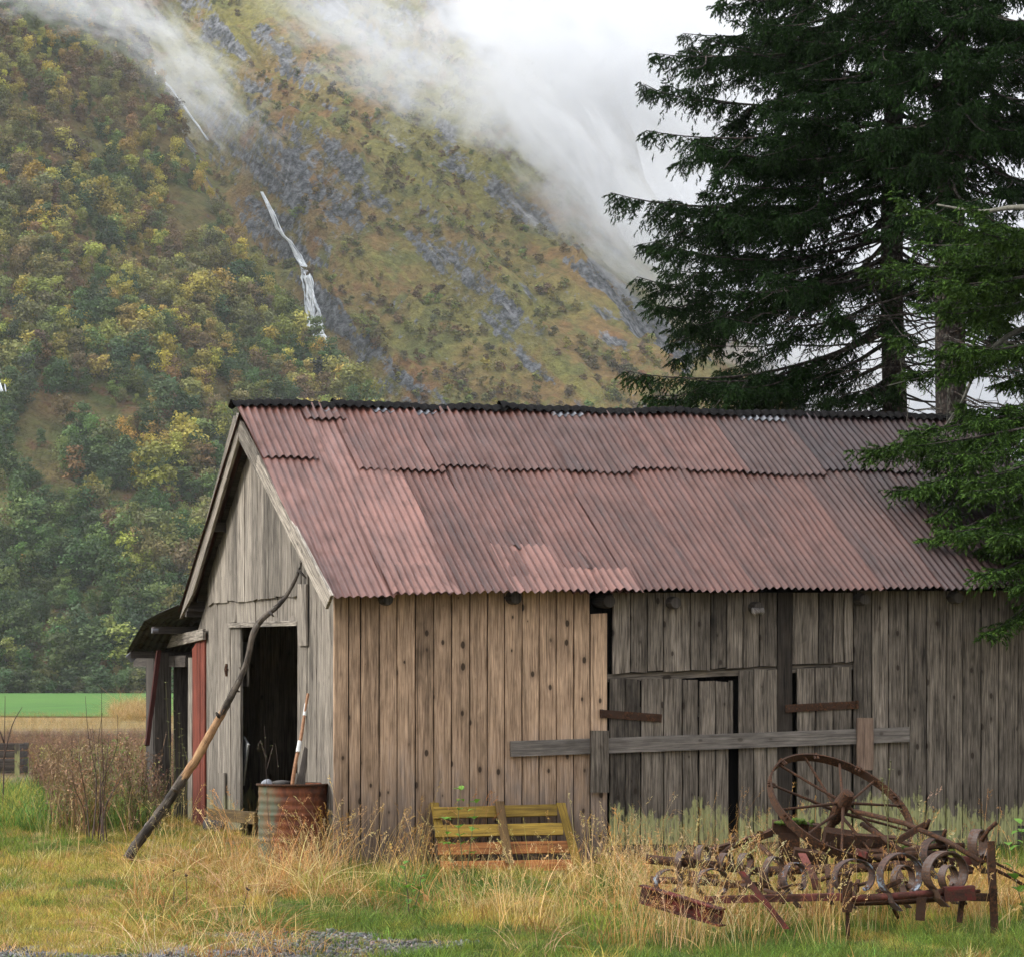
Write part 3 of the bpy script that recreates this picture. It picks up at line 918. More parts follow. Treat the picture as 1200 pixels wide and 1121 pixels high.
mb = MB()
ex = [390, 408, 422, 443.6, 464.4, 486, 507.4, 528.3, 549.5, 570.4, 590.3, 611, 631, 651, 671.5, 690.8]
tn = [0.35, 0.30, 0.42, 0.55, 0.62, 0.22, 0.5, 0.62, 0.5, 0.66, 0.72, 0.7, 0.78, 0.66, 0.72]
for i in range(len(ex) - 1):
    fboard(mb, ex[i], ex[i + 1], 690 - 0.4 * i, 1032 - 0.8 * i, 0, 0.026, tn[i], 1.3)
fboard(mb, 691.3, 711, 719, 1002, -0.004, 0.026, 0.98, 1.0, yt2=718)
w1 = mb.build('plank_wall', W_NEW, barn); tag(w1, 'newer pale brown planks with knots')

def dline(x): return 790 - (x - 712) * 14 / 288.0          # lower edge of the boards over the doors
mb = MB()
for a, b_ in zip([717, 738, 758, 776.7, 807.7, 831.7, 850.7, 870, 889], [738, 758, 776.7, 807.7, 831.7, 850.7, 870, 889, 910]):
    fboard(mb, a, b_, 694, dline(a) - 2, -0.012, 0.024, None, 1.2, yb2=dline(b_) - 2 + random.uniform(-1.5, 1.5), rag=(0.02, 0))
for a, b_ in zip([928, 958, 975, 988], [958, 975, 988, 999]):
    fboard(mb, a, b_, 694, dline(a) - 2, -0.012, 0.024, None, 1.2, yb2=dline(b_) - 2, rag=(0.015, 0))
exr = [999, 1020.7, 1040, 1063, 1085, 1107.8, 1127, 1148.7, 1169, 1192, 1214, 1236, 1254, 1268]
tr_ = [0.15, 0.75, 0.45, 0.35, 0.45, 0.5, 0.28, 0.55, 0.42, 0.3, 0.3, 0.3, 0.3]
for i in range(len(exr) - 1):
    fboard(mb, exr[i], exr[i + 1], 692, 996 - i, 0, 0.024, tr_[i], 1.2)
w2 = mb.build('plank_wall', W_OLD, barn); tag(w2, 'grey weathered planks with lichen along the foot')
# dark wet plank and lintel rail
mb = MB()
fboard(mb, 910, 928, 694, 990, 0.004, 0.022, 0.3, 0.5)
u0, z0 = FW(712, 794); u1, z1 = FW(1000, 780)
mb2 = MB()
beam(mb2, (u0, 0.035, z0), (u1, 0.035, z1), 0.05, 0.075, 0.5)
mb2.build('door_lintel', W_OLD, barn)
mb.build('damp_plank', W_DAMP, barn)

def leaf(edges, tops, bottoms, tint, name_label, v=-0.006, mat=W_OLD):
    mb = MB()
    for i in range(len(edges) - 1):
        fboard(mb, edges[i], edges[i + 1], tops[i], bottoms[i], v, 0.026, tint[i], 1.4, rag=(0.015, 0.012), lean=random.uniform(-0.006, 0.006))
    ua, ub = FW(edges[0]) + 0.03, FW(edges[-1]) - 0.03
    for y in (835, 940):
        za, zb = FW(edges[0], y)[1], FW(edges[-1], y - 2)[1]
        beam(mb, (ua, v + 0.03, za), (ub, v + 0.03, zb), 0.04, 0.1, 0.3)
    o = mb.build('barn_door', mat, barn); tag(o, name_label)
    return o
d1 = leaf([713, 731.7, 750, 776.7, 799, 818, 837, 853.5], [795, 796, 795, 796, 797, 798, 799], [988] * 7, [0.15, 0.1, 0.6, 0.55, 0.3, 0.7, 0.5], 'sagging left door leaf')
d2 = leaf([864, 882, 898, 911], [786, 785, 785], [985] * 3, [0.35, 0.7, 0.6], 'right door leaf left of the dark plank')
mb = MB()
for a, b_, tt in ((933, 954, 0.45), (954, 975, 0.4), (975, 997, 0.3)): fboard(mb, a, b_, 783 - (a - 933) / 20, 985, -0.006, 0.026, tt, 1.2)
d3 = mb.build('barn_door', W_OLD, barn); tag(d3, 'boards of the right door leaf beside the wheel')
# narrowed dark wedge between the leaves comes from the leaning edge board
mb = MB()
fboard(mb, 853.5, 858.5, 797, 872, 0.0, 0.02, 0.2, 0.2)
mb.build('door_post', W_OLD, barn)
# hinges
def hinge(x0, y0, x1, y1, par):
    u0, z0 = FW(x0, y0, -0.035); u1, z1 = FW(x1, y1, -0.035)
    mb = MB(); beam(mb, (u0, -0.040, z0), (u1, -0.040, z1), 0.014, 0.075, 0.5)
    for t in (0.12, 0.45, 0.8):
        tube(mb, [(lerp(u0, u1, t), -0.046, lerp(z0, z1, t)), (lerp(u0, u1, t), -0.056, lerp(z0, z1, t))], 0.012, 8)
    tube(mb, [(u0, -0.046, z0 - 0.04), (u0, -0.046, z0 + 0.04)], 0.018, 8)
    return mb.build('hinge', IRON, par)
hinge(704.5, 835.5, 775, 841, d1); hinge(1004, 825, 920, 830, d3)
# bar across the doors and its brackets
mb = MB()
def hbar(x0, yc0, x1, yc1, v=-0.034):
    ua, za = FW(x0, yc0, v); ub, zb = FW(x1, yc1, v)
    beam(mb, (ua, v - 0.02, za), (ub, v - 0.02, zb), 0.04, 0.145, 0.55, ns=8)
hbar(597.5, 877, 1064, 860)
bar = mb.build('door_bar', W_BAR, barn)
for x0, x1, yt, yb, tt in ((691.5, 713, 856, 927, 0.3), (1003, 1022.5, 841, 901, 0.6)):
    mb = MB(); fboard(mb, x0, x1, yt, yb, -0.078, 0.026, tt, 0.4, 5, (0.01, 0.01)); mb.build('bar_keeper', W_KEEP if x0 > 900 else W_OLD, barn)
# sill beam under the wall
mb = MB()
ua, za = FW(690, 996); ub, zb = FW(1262, 975)
beam(mb, (ua, 0.03, za), (ub, 0.03, zb - 0.03), 0.10, 0.24, 0.3, ns=10)
beam(mb, (0.02, 0.08, -0.12), (ua, 0.08, -0.11), 0.08, 0.14, 0.3)
mb.build('sill_beam', W_DARK, barn)

# ---------------------------------------------------------------- gable wall
def gboard(mb, x0, x1, yt, yb, u=0.0, th=0.024, tint=None, gap=1.2, ns=8, rag=(0, 0), yt2=None, yb2=None, roofed=None):
    """vertical plank on the gable wall; x0 < x1 are pixel columns"""
    g = gap / 254.0
    va, vb = GW(x0, u=u) - g, GW(x1, u=u) + g
    zb0 = GW(x0, yb, u)[1]; zb1 = GW(x1, yb if yb2 is None else yb2, u)[1]
    if roofed is not None:
        zt0, zt1 = roof_z(u, va) - roofed, roof_z(u, vb) - roofed
    else:
        zt0 = GW(x0, yt, u)[1]; zt1 = GW(x1, yt if yt2 is None else yt2, u)[1]
    uj = u + random.uniform(-0.003, 0.003)
    board(mb, (uj, va, zb0), (uj, vb, zb1), (uj, vb, zt1), (uj, va, zt0), (-th, 0, 0), tint, ns, 0.005, 0.002, rag)

mb = MB()
ge = [246, 252.5, 260, 268, 274, 280.5, 289, 297, 304.6, 310.5, 316.7, 324.7, 332.7, 344, 355.5, 362]
low = lambda x: 704.5 - (x - 253) * 10 / 107.0
for i in range(len(ge) - 1):
    gboard(mb, ge[i], ge[i + 1], 0, low(ge[i]) + random.uniform(-1, 2), -0.030, 0.022, random.choice((0.2, 0.4, 0.55, 0.7, 0.95)), 1.3, 8, (0.03, 0), yb2=low(ge[i + 1]), roofed=0.10)
g1 = mb.build('gable_wall', W_SILVER, barn); tag(g1, 'silvery upper gable boards with a ragged lower edge')
mb = MB()
for a, b_ in zip([268, 279, 290, 302, 314, 327, 340], [279, 290, 302, 314, 327, 340, 352]):
    gboard(mb, a, b_, 690, 729.5, 0.0, 0.022, 0.3 + 0.6 * random.random(), 1.2, yb2=728.5)
for a, b_, t_ in ((234, 242, .4), (242, 257.5, 0.5), (257.5, 272, 0.6)):
    gboard(mb, a, b_, 0, 985, 0.0, 0.024, t_, 0.8, 10, roofed=0.12 if a > 250 else 0.2)
gboard(mb, 363.5, 374, 0, 1018, 0.0, 0.024, 0.5, 0.5, 10, roofed=0.10)
gboard(mb, 374, 389, 0, 1024, -0.004, 0.024, 0.75, 0.5, 10, roofed=0.10)
gboard(mb, 389.3, 397.5, 0, 1030, 0.0, 0.024, 0.4, 0.3, 10, roofed=0.10)
gboard(mb, 352, 362.5, 690, 985, -0.002, 0.03, 0.45, 0.3, 10)
gboard(mb, 351.5, 361.5, 684, 756, -0.036, 0.024, 0.8, 0.3, 5)
gboard(mb, 274, 285, 735, 972, 0.02, 0.03, 0.35, 0.3, 8)
gboard(mb, 258, 266, 905, 980, -0.028, 0.022, 0.55, 0.3, 5)
v0, z0 = GW(271, 732.5); v1, z1 = GW(353, 729.5)
beam(mb, (-0.02, v0, z0), (-0.02, v1, z1), 0.05, 0.05, 0.5)
g2 = mb.build('gable_wall', W_SILVER, barn)
mb = MB()
v0, z0 = GW(266, 784, -0.03)
tube(mb, [(-0.03, v0, z0 + 0.06), (-0.045, v0, z0), (-0.03, v0, z0 - 0.07)], 0.018, 6)
tube(mb, [(-0.04, v0 + 0.05, z0), (-0.04, v0 - 0.06, z0)], 0.014, 6)
mb.build('door_latch', IRON, barn)
# bargeboards
def gpoly(mb, pts, u, th, tint=None, ns=6):
    P = [Vector((u, *GW(x, y, u))) for x, y in pts]
    board(mb, P[0], P[1], P[2], P[3], (-th, 0, 0), tint, ns, 0.004, 0.004)
mb = MB(); gpoly(mb, [(321, 588), (333, 587), (279.5, 484), (281, 513)], -0.19, 0.028, 0.30); bb = mb.build('bargeboard', W_SILVER, barn)
mb = MB(); gpoly(mb, [(384.5, 713), (391, 697), (305, 534), (303, 551)], -0.205, 0.030, 1.0); tag(mb.build('bargeboard', W_SILVER, barn), 'pale bleached lower bargeboard')
mb = MB(); gpoly(mb, [(213.5, 725), (229, 695), (283, 512), (277, 487)], -0.19, 0.030, 0.62, 10); mb.build('bargeboard', W_SILVER, barn)
for v, zo in ((0.0, 0.1), (6.3, 0.1)):
    mb = MB(); beam(mb, (-0.2, v, roof_z(-0.2, v) - 0.10), (0.3, v, roof_z(.3, v) - 0.10), 0.09, 0.10, 0.4); mb.build('purlin_end', W_DARK, barn)

# remaining walls, floor, and things inside that keep it dark
mb = MB()
for i in range(36):
    u = i * 7.65 / 36
    board(mb, (u + 0.21, 6.3, -0.25), (u, 6.3, -0.25), (u, 6.3, 2.45), (u + 0.21, 6.3, 2.45), (0, 0.024, 0), None, 3)
for i in range(30):
    v = i * 6.3 / 30
    board(mb, (7.62, v, -0.25), (7.62, v + 0.21, -0.25), (7.62, v + 0.21, roof_z(7.6, v + 0.21) - 0.1), (7.62, v, roof_z(7.6, v) - 0.1), (0.024, 0, 0), None, 3)
mb.build('plank_wall', W_OLD, barn)
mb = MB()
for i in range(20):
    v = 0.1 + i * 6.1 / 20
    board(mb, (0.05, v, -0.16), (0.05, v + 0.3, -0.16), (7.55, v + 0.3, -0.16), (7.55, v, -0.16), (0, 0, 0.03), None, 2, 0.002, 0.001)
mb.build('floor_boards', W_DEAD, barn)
# an inner partition of boards, interior shade painted into their near-black colour
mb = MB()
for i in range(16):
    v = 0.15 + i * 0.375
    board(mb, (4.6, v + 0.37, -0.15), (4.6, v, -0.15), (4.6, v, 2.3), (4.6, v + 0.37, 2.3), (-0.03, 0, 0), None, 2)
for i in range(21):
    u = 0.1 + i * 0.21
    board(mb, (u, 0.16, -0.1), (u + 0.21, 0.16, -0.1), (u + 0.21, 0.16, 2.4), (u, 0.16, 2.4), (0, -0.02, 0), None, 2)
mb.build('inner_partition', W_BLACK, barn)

# ---------------------------------------------------------------- lean-to on the far side
lean = empty('lean_to', parent=barn)
path = []
for x, y, v in ((147, 766, 8.35), (158, 746, 7.85), (169, 727, 7.3), (188, 717, 6.95), (207, 709, 6.55)):
    u, z = FW(x, y, v); path.append((u, v, z))
mb = MB(); n = 60; V = []; G = []; F = []
rows = []
for k in range(len(path) - 1):
    for t in (0, 0.5): rows.append(tuple(lerp(path[k][i], path[k + 1][i], t) for i in range(3)))
rows.append(path[-1])
for (u, v, z) in rows:
    for i in range(n * 8 + 1):
        du = i * WAVE / 8
        h = 0.0095 * math.sin(2 * math.pi * du / WAVE)
        V.append((u + du, v + h * 0.5, z + h)); G.append((u + du, v, 1))
wd = n * 8 + 1
for j in range(len(rows) - 1):
    for i in range(n * 8):
        F.append((j * wd + i, j * wd + i + 1, (j + 1) * wd + i + 1, (j + 1) * wd + i))
mb.add(V, F, G, 0.3); mb.build('lean_to_roof', ZINC, lean, smooth=True)
mb = MB()
u0, z0 = FW(152, 764, 8.25)
beam(mb, (u0, 8.22, z0 - 0.03), (u0 + 4.2, 8.22, z0 - 0.03), 0.07, 0.08, 0.4)
u1, z1 = FW(180, 735, 7.2)
beam(mb, (u1, 7.2, z1 - 0.03), (u1 + 4.2, 7.2, z1 - 0.03), 0.06, 0.08, 0.4)
beam(mb, (-0.02, *GW(163, 774, 0)), (-0.02, *GW(224, 774, 0)), 0.10, 0.13, 0.3)
mb.build('rail', W_DARK, lean)
mb = MB()
tube(mb, [(u0 - 0.02, 8.24, z0 - 0.02), (u0 + 0.05, 8.24, z0 - 0.09)], 0.045, 8)
tag(mb.build('rail_end', GALV, lean), 'pale sawn rail end')
mb = MB()
tube(mb, [(u1 - 0.02, 7.2, z1 - 0.03), (u1 + 0.05, 7.2, z1 - 0.03)], 0.04, 8)
tag(mb.build('rail_end', GALV, lean), 'pale sawn rail end')
mb = MB()
P = [Vector((-0.06, *GW(x, y, -0.06))) for x, y in ((190, 761), (190, 747), (241, 736), (241, 749))]
board(mb, P[0], P[0] + (P[1] - P[0]), P[2], P[3], (-0.03, 0, 0), 0.8, 6)
# board() wants the lower end first: keep the grain along the beam
mb.build('fascia_board', W_SILVER, lean)
for x0, x1, yt, yb, tt, mt in ((181, 190, 765, 965, 0.0, W_DARK), (192.5, 197, 770, 962, 0.2, W_DARK)):
    mb = MB(); gboard(mb, x0, x1, yt, yb, 0.03, 0.10, tt, 0.2); mb.build('post', mt, lean)
mb = MB()
a = Vector((-0.25, *GW(186, 762, -0.25))); b_ = Vector((-0.42, *GW(172, 873, -0.42)))
beam(mb, a, b_, 0.045, 0.095, 0.25, up=(0, 1, 0)); tag(mb.build('brace', W_DKRED, lean), 'dark red slanting brace')
mb = MB()
for x0, x1, yt, yt2, tt in ((227.5, 233, 760, 752, 0.75), (233.3, 236.5, 752, 742, 0.55), (236.8, 241.5, 744, 742, 0.85)):
    gboard(mb, x0, x1, yt, 976, -0.03, 0.022, tt, 0.2, 8, yt2=yt2)
tag(mb.build('red_boards', W_RED, lean), 'faded red boards beside the gable')
mb = MB(); gboard(mb, 222.5, 227.3, 770, 972, -0.02, 0.022, 0.6, 0.2); mb.build('edge_board', W_SILVER, lean)
mb = MB()
for i in range(18):   # dim outer wall and back of the lean-to, with open slits
    u = -0.24 + i * 0.23
    board(mb, (u + 0.2, 8.1, -0.1), (u, 8.1, -0.1), (u, 8.1, 1.95), (u + 0.2, 8.1, 1.95), (0, 0.02, 0), None, 3)
for i in range(9):
    v = 6.4 + i * 0.2
    board(mb, (1.3, v + 0.185, -0.1), (1.3, v, -0.1), (1.3, v, 2.1), (1.3, v + 0.185, 2.1), (-0.02, 0, 0), None, 4)
for z in (0.35, 0.95, 1.65): beam(mb, (1.25, 6.35, z), (1.25, 8.1, z), 0.05, 0.08, 0.5)
mb.build('inner_boards', W_DARK, lean)
# ---------------------------------------------------------------- leaning pole
def smooth_path(P, n=6):
    P = [Vector(p) for p in P]; out = []
    for i in range(len(P) - 1):
        p0, p1, p2, p3 = P[max(i - 1, 0)], P[i], P[i + 1], P[min(i + 2, len(P) - 1)]
        for k in range(n):
            t = k / n
            out.append(0.5 * ((2 * p1) + (p2 - p0) * t + (2 * p0 - 5 * p1 + 4 * p2 - p3) * t * t + (3 * p1 - p0 - 3 * p2 + p3) * t ** 3))
    out.append(P[-1]); return out

def px_tube(mb, L, sides=10, jit=0.05, n=5):
    P = [at(x, y, Y) for x, y, Y, r in L]; r = [q[3] * q[2] / FOC for q in L]
    S = smooth_path(P, n); rr = list(np.interp(np.linspace(0, len(r) - 1, len(S)), range(len(r)), r))
    tube(mb, S, rr, sides, 0.5, jit=jit)
def pole_mat():
    """bark with a length where it has been stripped; gc.y runs from the butt (0) to the tip"""
    m, nt, b = new_mat('half_stripped_pole'); N = NT(nt)
    g = N.attr('gc'); y = N.sep(g)[1]
    n1 = N.noise(N.map(g, (22, 5, 1)), 1, 5, 0.65); n2 = N.noise(N.map(g, (60, 9, 1)), 1, 4, 0.6); n3 = N.noise(N.map(g, (9, 2.2, 1)), 1, 3, 0.6)
    bark = N.mix(N.ss(n1, 0.38, 0.62), (0.022, 0.017, 0.013), (0.115, 0.092, 0.07))
    bark = N.mix(N.ss(n2, 0.60, 0.70), bark, (0.26, 0.25, 0.21))
    bare = N.mix(N.ss(n1, 0.36, 0.64), (0.20, 0.105, 0.05), (0.42, 0.25, 0.125))
    bare = N.mix(N.mul(N.ss(n2, 0.57, 0.66), 0.8), bare, (0.05, 0.03, 0.02))
    yj = N.addm(y, N.lin(N.addm(N.mul(n3, .6), N.mul(n1, .4)), 0.3, 0.7, -0.22, 0.22))
    k_ = N.mul(N.ss(yj, 0.98, 1.03), N.ss(yj, 1.60, 1.66, 1.0, 0.0))
    k2_ = N.mul(N.mul(N.ss(yj, 0.62, 0.66), N.ss(yj, 0.95, 0.98, 1, 0)), N.ss(n3, 0.56, 0.62))
    N.put(b.inputs['Base Color'], N.mix(N.math('MAXIMUM', k_, k2_), bark, bare)); b.inputs['Roughness'].default_value = 0.8
    N.put(b.inputs['Normal'], N.bump(N.addm(n1, n2), 0.7, 0.008))
    return m
mb = MB()
px_tube(mb, [(150, 1005, 29.4, 6.6), (158, 992, 29.4, 6.2), (168, 978, 29.38, 6.4), (182, 959, 29.35, 6.0), (200, 934, 29.33, 6.0), (215, 911, 29.3, 5.6), (228, 892, 29.28, 5.4), (240, 871, 29.25, 5.2), (250, 853, 29.25, 4.8), (260, 836, 29.25, 4.6), (272, 813, 29.2, 4.0), (284, 789, 29.2, 3.7), (291, 768, 29.2, 3.5), (296, 744, 29.2, 3.8), (303, 730, 29.25, 3.7), (314, 719, 29.3, 3.2), (327, 708, 29.35, 2.8), (339, 692, 29.45, 2.3), (348, 674, 29.5, 2.0), (353, 657, 29.5, 1.4)], 10, 0.09, 5)
for x, y, dx, dy, r in ((302, 732, 5, -9, 1.6), (286, 786, -6, -5, 1.5), (350, 668, 9, 9, 1.4), (258, 841, -5, -7, 2.2), (316, 717, 5, 5, 1.5), (206, 926, -5, -3, 2), (275, 808, 6, 2, 1.6)):
    tube(mb, [at(x, y, 29.25), at(x + dx * .6, y + dy * .6, 29.2), at(x + dx, y + dy, 29.2)], [r * 1.3 * .008, r * .008, r * .004], 6)
pole = mb.build('leaning_pole', pole_mat(), smooth=True)
tag(pole, 'long crooked tree pole with half its bark stripped, leaning on the gable', 'pole')

# ---------------------------------------------------------------- rusty barrel
def barrel_mat():
    m, nt, b = new_mat('rusty_barrel_steel'); N = NT(nt)
    c = N.coord(); o = N.sep(c)
    n1 = N.noise(c, 3.2, 6, 0.65); n2 = N.noise(N.map(c, (14, 14, 3)), 1, 5, 0.65); n3 = N.noise(c, 45, 4, 0.6)
    side = N.ss(N.addm(N.addm(N.mul(o[0], -2.2), N.mul(o[1], -0.2)), N.mul(n1, 1.1)), 0.80, 1.05)
    rust = N.mix(N.ss(n2, 0.35, 0.65), (0.085, 0.026, 0.011), (0.18, 0.055, 0.020))
    rust = N.mix(N.ss(n1, 0.5, 0.62), rust, (0.06, 0.024, 0.014))
    green = N.mix(N.ss(n2, 0.4, 0.62), (0.075, 0.115, 0.075), (0.13, 0.09, 0.045))
    col = N.mix(N.mul(side, 0.8), rust, green)
    col = N.mix(N.mul(N.ss(n3, 0.55, 0.7), 0.5), col, (0.05, 0.022, 0.012))
    col = N.mix(N.mul(N.ss(o[2], 0.12, 0.0), 0.8), col, (0.03, 0.022, 0.015))
    N.put(b.inputs['Base Color'], col); b.inputs['Roughness'].default_value = 0.72
    N.put(b.inputs['Normal'], N.bump(N.addm(n3, n2), 0.4, 0.006))
    return m
bp = on_ground(343, 1006); bp = at(343, 800, 28.75); bz = gz(bp.x, bp.y) - 0.02
btop = at(343, 918, 28.75).z; BH = btop - bz; BR = 0.322
barrel = empty('barrel', (bp.x, bp.y, bz)); tag(barrel, 'rusty open oil drum with flaking green paint beside the doorway', 'barrel')
prof = [(0.0, 0.012), (BR * .97, 0.0), (BR, 0.012), (BR * 1.02, 0.02), (BR, 0.03)]
for k in range(1, 60):
    z = 0.03 + (BH - 0.06) * k / 60
    q = k / 60
    bump_ = 0.013 * max(0, 1 - abs(q - 0.34) / 0.025) + 0.013 * max(0, 1 - abs(q - 0.66) / 0.025)
    bump_ += 0.0035 * math.sin(q * 62) * (1 if 0.7 < q < 0.96 or 0.38 < q < 0.62 else 0.2)
    prof.append((BR + bump_, z))
prof += [(BR, BH - 0.02), (BR * 1.025, BH - 0.012), (BR * 1.025, BH), (BR * .985, BH), (BR * .975, BH - 0.02), (BR * .97, 0.35), (0, 0.34)]
def lathe(mb, prof, seg=48, wob=0.0, tint=0.5):
    V = []; F = []; G = []
    for i, (r, z) in enumerate(prof):
        for j in range(seg):
            a = 2 * math.pi * j / seg
            rr = r * (1 + wob * (vnoise(np.array([math.cos(a) * 1.5 + 5]), np.array([math.sin(a) * 1.5 + z * 3]), 12)[0] - 0.5))
            V.append((rr * math.cos(a), rr * math.sin(a), z)); G.append((r * a, z, 0))
    for i in range(len(prof) - 1):
        for j in range(seg):
            k = (j + 1) % seg
            F.append((i * seg + j, i * seg + k, (i + 1) * seg + k, (i + 1) * seg + j))
    mb.add(V, F, G, tint)
mb = MB(); lathe(mb, prof, 56, 0.05); mb.build('drum', barrel_mat(), barrel, smooth=True)
mb = MB()
ring = [(BR * 1.035 * math.cos(a), BR * 1.035 * math.sin(a), BH - 0.004) for a in np.linspace(0, 2 * math.pi, 49)]
tube(mb, ring, 0.011, 8, cap=False); mb.build('rolled_rim', IRON, barrel, smooth=True)
# things standing in the drum
def bl(x, y, dy=0.0): return at(x, y, 28.75 + dy)
mb = MB(); px_tube(mb, [(341, 930, 28.7, 2.3), (346, 895, 28.72, 2.2), (353, 862, 28.8, 2.0), (356, 842, 28.85, 1.8), (361, 812, 28.9, 1.6)], 8)
st = mb.build('stick', plain('cane', (0.30, 0.15, 0.075), 0.6, 0.3, 40)); tag(st, 'thin reddish stick with a white band standing in the rusty drum', 'stick')
mb = MB(); px_tube(mb, [(349.2, 881, 28.74, 2.9), (351.5, 868, 28.79, 2.8)], 8, 0.0); mb.build('white_band', plain('white_tape', (0.6, 0.6, 0.58), 0.6), st)
mb = MB(); px_tube(mb, [(356.8, 838, 28.86, 2.3), (359, 824, 28.89, 2.2)], 8, 0.0); mb.build('white_band', bpy.data.materials['white_tape'], st)
def px_board(L, Y, th, mat, name, label, cat, tint=0.5, dY=0.0):
    mb = MB(); P = [at(x, y, Y + (dY if i > 1 else 0)) for i, (x, y) in enumerate(L)]
    board(mb, P[0], P[1], P[2], P[3], (0, -th, 0), tint, 5)
    return tag(mb.build(name, mat), label, cat)
px_board([(346, 922), (357, 925), (361, 877), (357, 874)], 28.86, 0.03, W_DARK, 'board_offcut', 'dark slanting board end standing in the rusty drum', 'board', 0.9, 0.12)
px_board([(339, 921), (345, 923), (350, 906), (346, 905)], 28.8, 0.03, W_SILVER, 'board_offcut', 'short pale wood scrap poking out of the rusty drum', 'board', 0.6, 0.05)
def rock(name, c, r, mat, label, cat, sq=(1, 1, 0.75), seed=0):
    V = []; F = []; n, m_ = 10, 14
    for i in range(n + 1):
        th_ = math.pi * i / n
        for j in range(m_):
            ph_ = 2 * math.pi * j / m_
            d_ = Vector((math.sin(th_) * math.cos(ph_), math.sin(th_) * math.sin(ph_), math.cos(th_)))
            k = 0.7 + 0.6 * float(fbm(np.array([d_.x * 1.3 + seed]), np.array([d_.y * 1.3 + d_.z * 1.7]), 9, 3)[0])
            V.append((c[0] + d_.x * r * k * sq[0], c[1] + d_.y * r * k * sq[1], c[2] + d_.z * r * k * sq[2]))
    for i in range(n):
        for j in range(m_):
            F.append((i * m_ + j, (i + 1) * m_ + j, (i + 1) * m_ + (j + 1) % m_, i * m_ + (j + 1) % m_))
    mb = MB(); mb.add(V, F); return tag(mb.build(name, mat, smooth=True), label, cat)
STONE = plain('grey_stone', (0.24, 0.25, 0.27), 0.9, 0.35, 14)
DKSTONE = plain('dark_stone', (0.06, 0.055, 0.05), 0.9, 0.4, 9)
rock('stone', bl(313, 917, -0.12), 0.055, STONE, 'pale grey stone lying on the drum rim', 'stone', seed=3)
rock('clod', bl(330, 917, 0.0), 0.08, DKSTONE, 'dark crumpled scrap lying across the top of the drum', 'scrap', (1.3, 1, 0.35), seed=8)
for x, y, rr, lb in ((212, 973, 0.2, 'rounded dark mound on the ground in the lean-to opening'),):
    p = on_ground(x, y + 8); rock('stone', (p.x + 0.35, p.y + 1.0, p.z + 0.10), rr, DKSTONE, lb, 'stone', (1.2, 1, .7), seed=5)  # rock shape stands in for a dark pile of clutter

# boards in and by the doorway
def wboard(L, u, th, mat, name, label, cat, tint):
    mb = MB(); P = [barn_to_world(u, *GW(x, y, u)) for x, y in L]
    n = barn_to_world(-th, 0, 0) - barn_to_world(0, 0, 0)
    board(mb, P[0], P[1], P[2], P[3], n, tint, 6)
    return tag(mb.build(name, mat), label, cat)
wboard([(282.5, 916), (286.5, 920), (292.5, 872), (287, 862)], 0.08, 0.02, plain('bleached_board', (0.30, 0.30, 0.29), 0.8, 0.25, 18), 'loose_board', 'bleached pale board with a curved edge standing inside the doorway', 'board', 0.9)
wboard([(285, 804), (292, 804), (293, 752), (285, 752)], 0.10, 0.02, W_SILVER, 'loose_board', 'grey board hanging inside the top left of the doorway', 'board', 0.6)
mb = MB(); a = at(249, 953, 30.7); b_ = at(304, 958, 29.2)
beam(mb, a, b_, 0.10, 0.11, 0.6); tag(mb.build('timber', wood('yellowed_beam', (0.13, 0.085, 0.032), (0.045, 0.03, 0.015), knots=0.5)), 'yellowish squared timber lying across the doorway behind the drum', 'timber')

# ---------------------------------------------------------------- pallet
pal = empty('pallet', at(592, 1015, 28.6)); tag(pal, 'orange and ochre wooden pallet leaning against the barn wall', 'pallet')
pinv = pal.location
def pp(x, y):
    t = (y - 942) / 78.0       # top rests on the wall, foot stands out
    Yt = barn_to_world(FW(x), 0, 0).y - 0.10
    return at(x, y, Yt - 0.42 * t) - pinv
def slat(x0, y0, x1, y1, h, mat, tint, th=0.024):
    a, b_ = pp(x0, y0 + h), pp(x1, y1 + h); c_, d_ = pp(x1, y1), pp(x0, y0)
    mb = MB(); # grain runs along the slat: start at its left end
    board(mb, b_, c_, d_, a, Vector((0, -th, 0.006)), tint, 6, 0.003, 0.002)
    mb.build('slat', mat, pal)
for (x0, y0, x1, y1, h, mt, tn_) in ((508, 946, 653, 942, 13.5, W_OCHRE, 0.45), (510, 967, 660, 964, 14, W_OCHRE, 0.65), (513, 988, 668, 985, 14, W_ORANGE, 0.5), (516, 1009, 676, 1007, 14, W_ORANGE, 0.75)):
    slat(x0, y0, x1, y1, h, mt, tn_)
def stringer(xt, xb, wd, mat, tint, d0, th=0.05, yt=940, yb=1022):
    o = Vector((0, d0, 0))
    mb = MB(); board(mb, pp(xb - wd, yb) + o, pp(xb + wd, yb) + o, pp(xt + wd, yt) + o, pp(xt - wd, yt) + o, Vector((0, -th, 0)), tint, 6)
    mb.build('stringer', mat, pal)
W_STR = wood('brown_stringer', (0.21, 0.125, 0.05), (0.08, 0.05, 0.025), knots=0.9)
stringer(657, 679, 5.2, W_OCHRE, 0.25, -0.004, 0.045, 940, 1020)
stringer(585, 597, 5.2, W_STR, 0.3, -0.022, 0.04, 938, 1010)
stringer(509, 524, 5.2, W_OCHRE, 0.3, 0.065, 0.05)

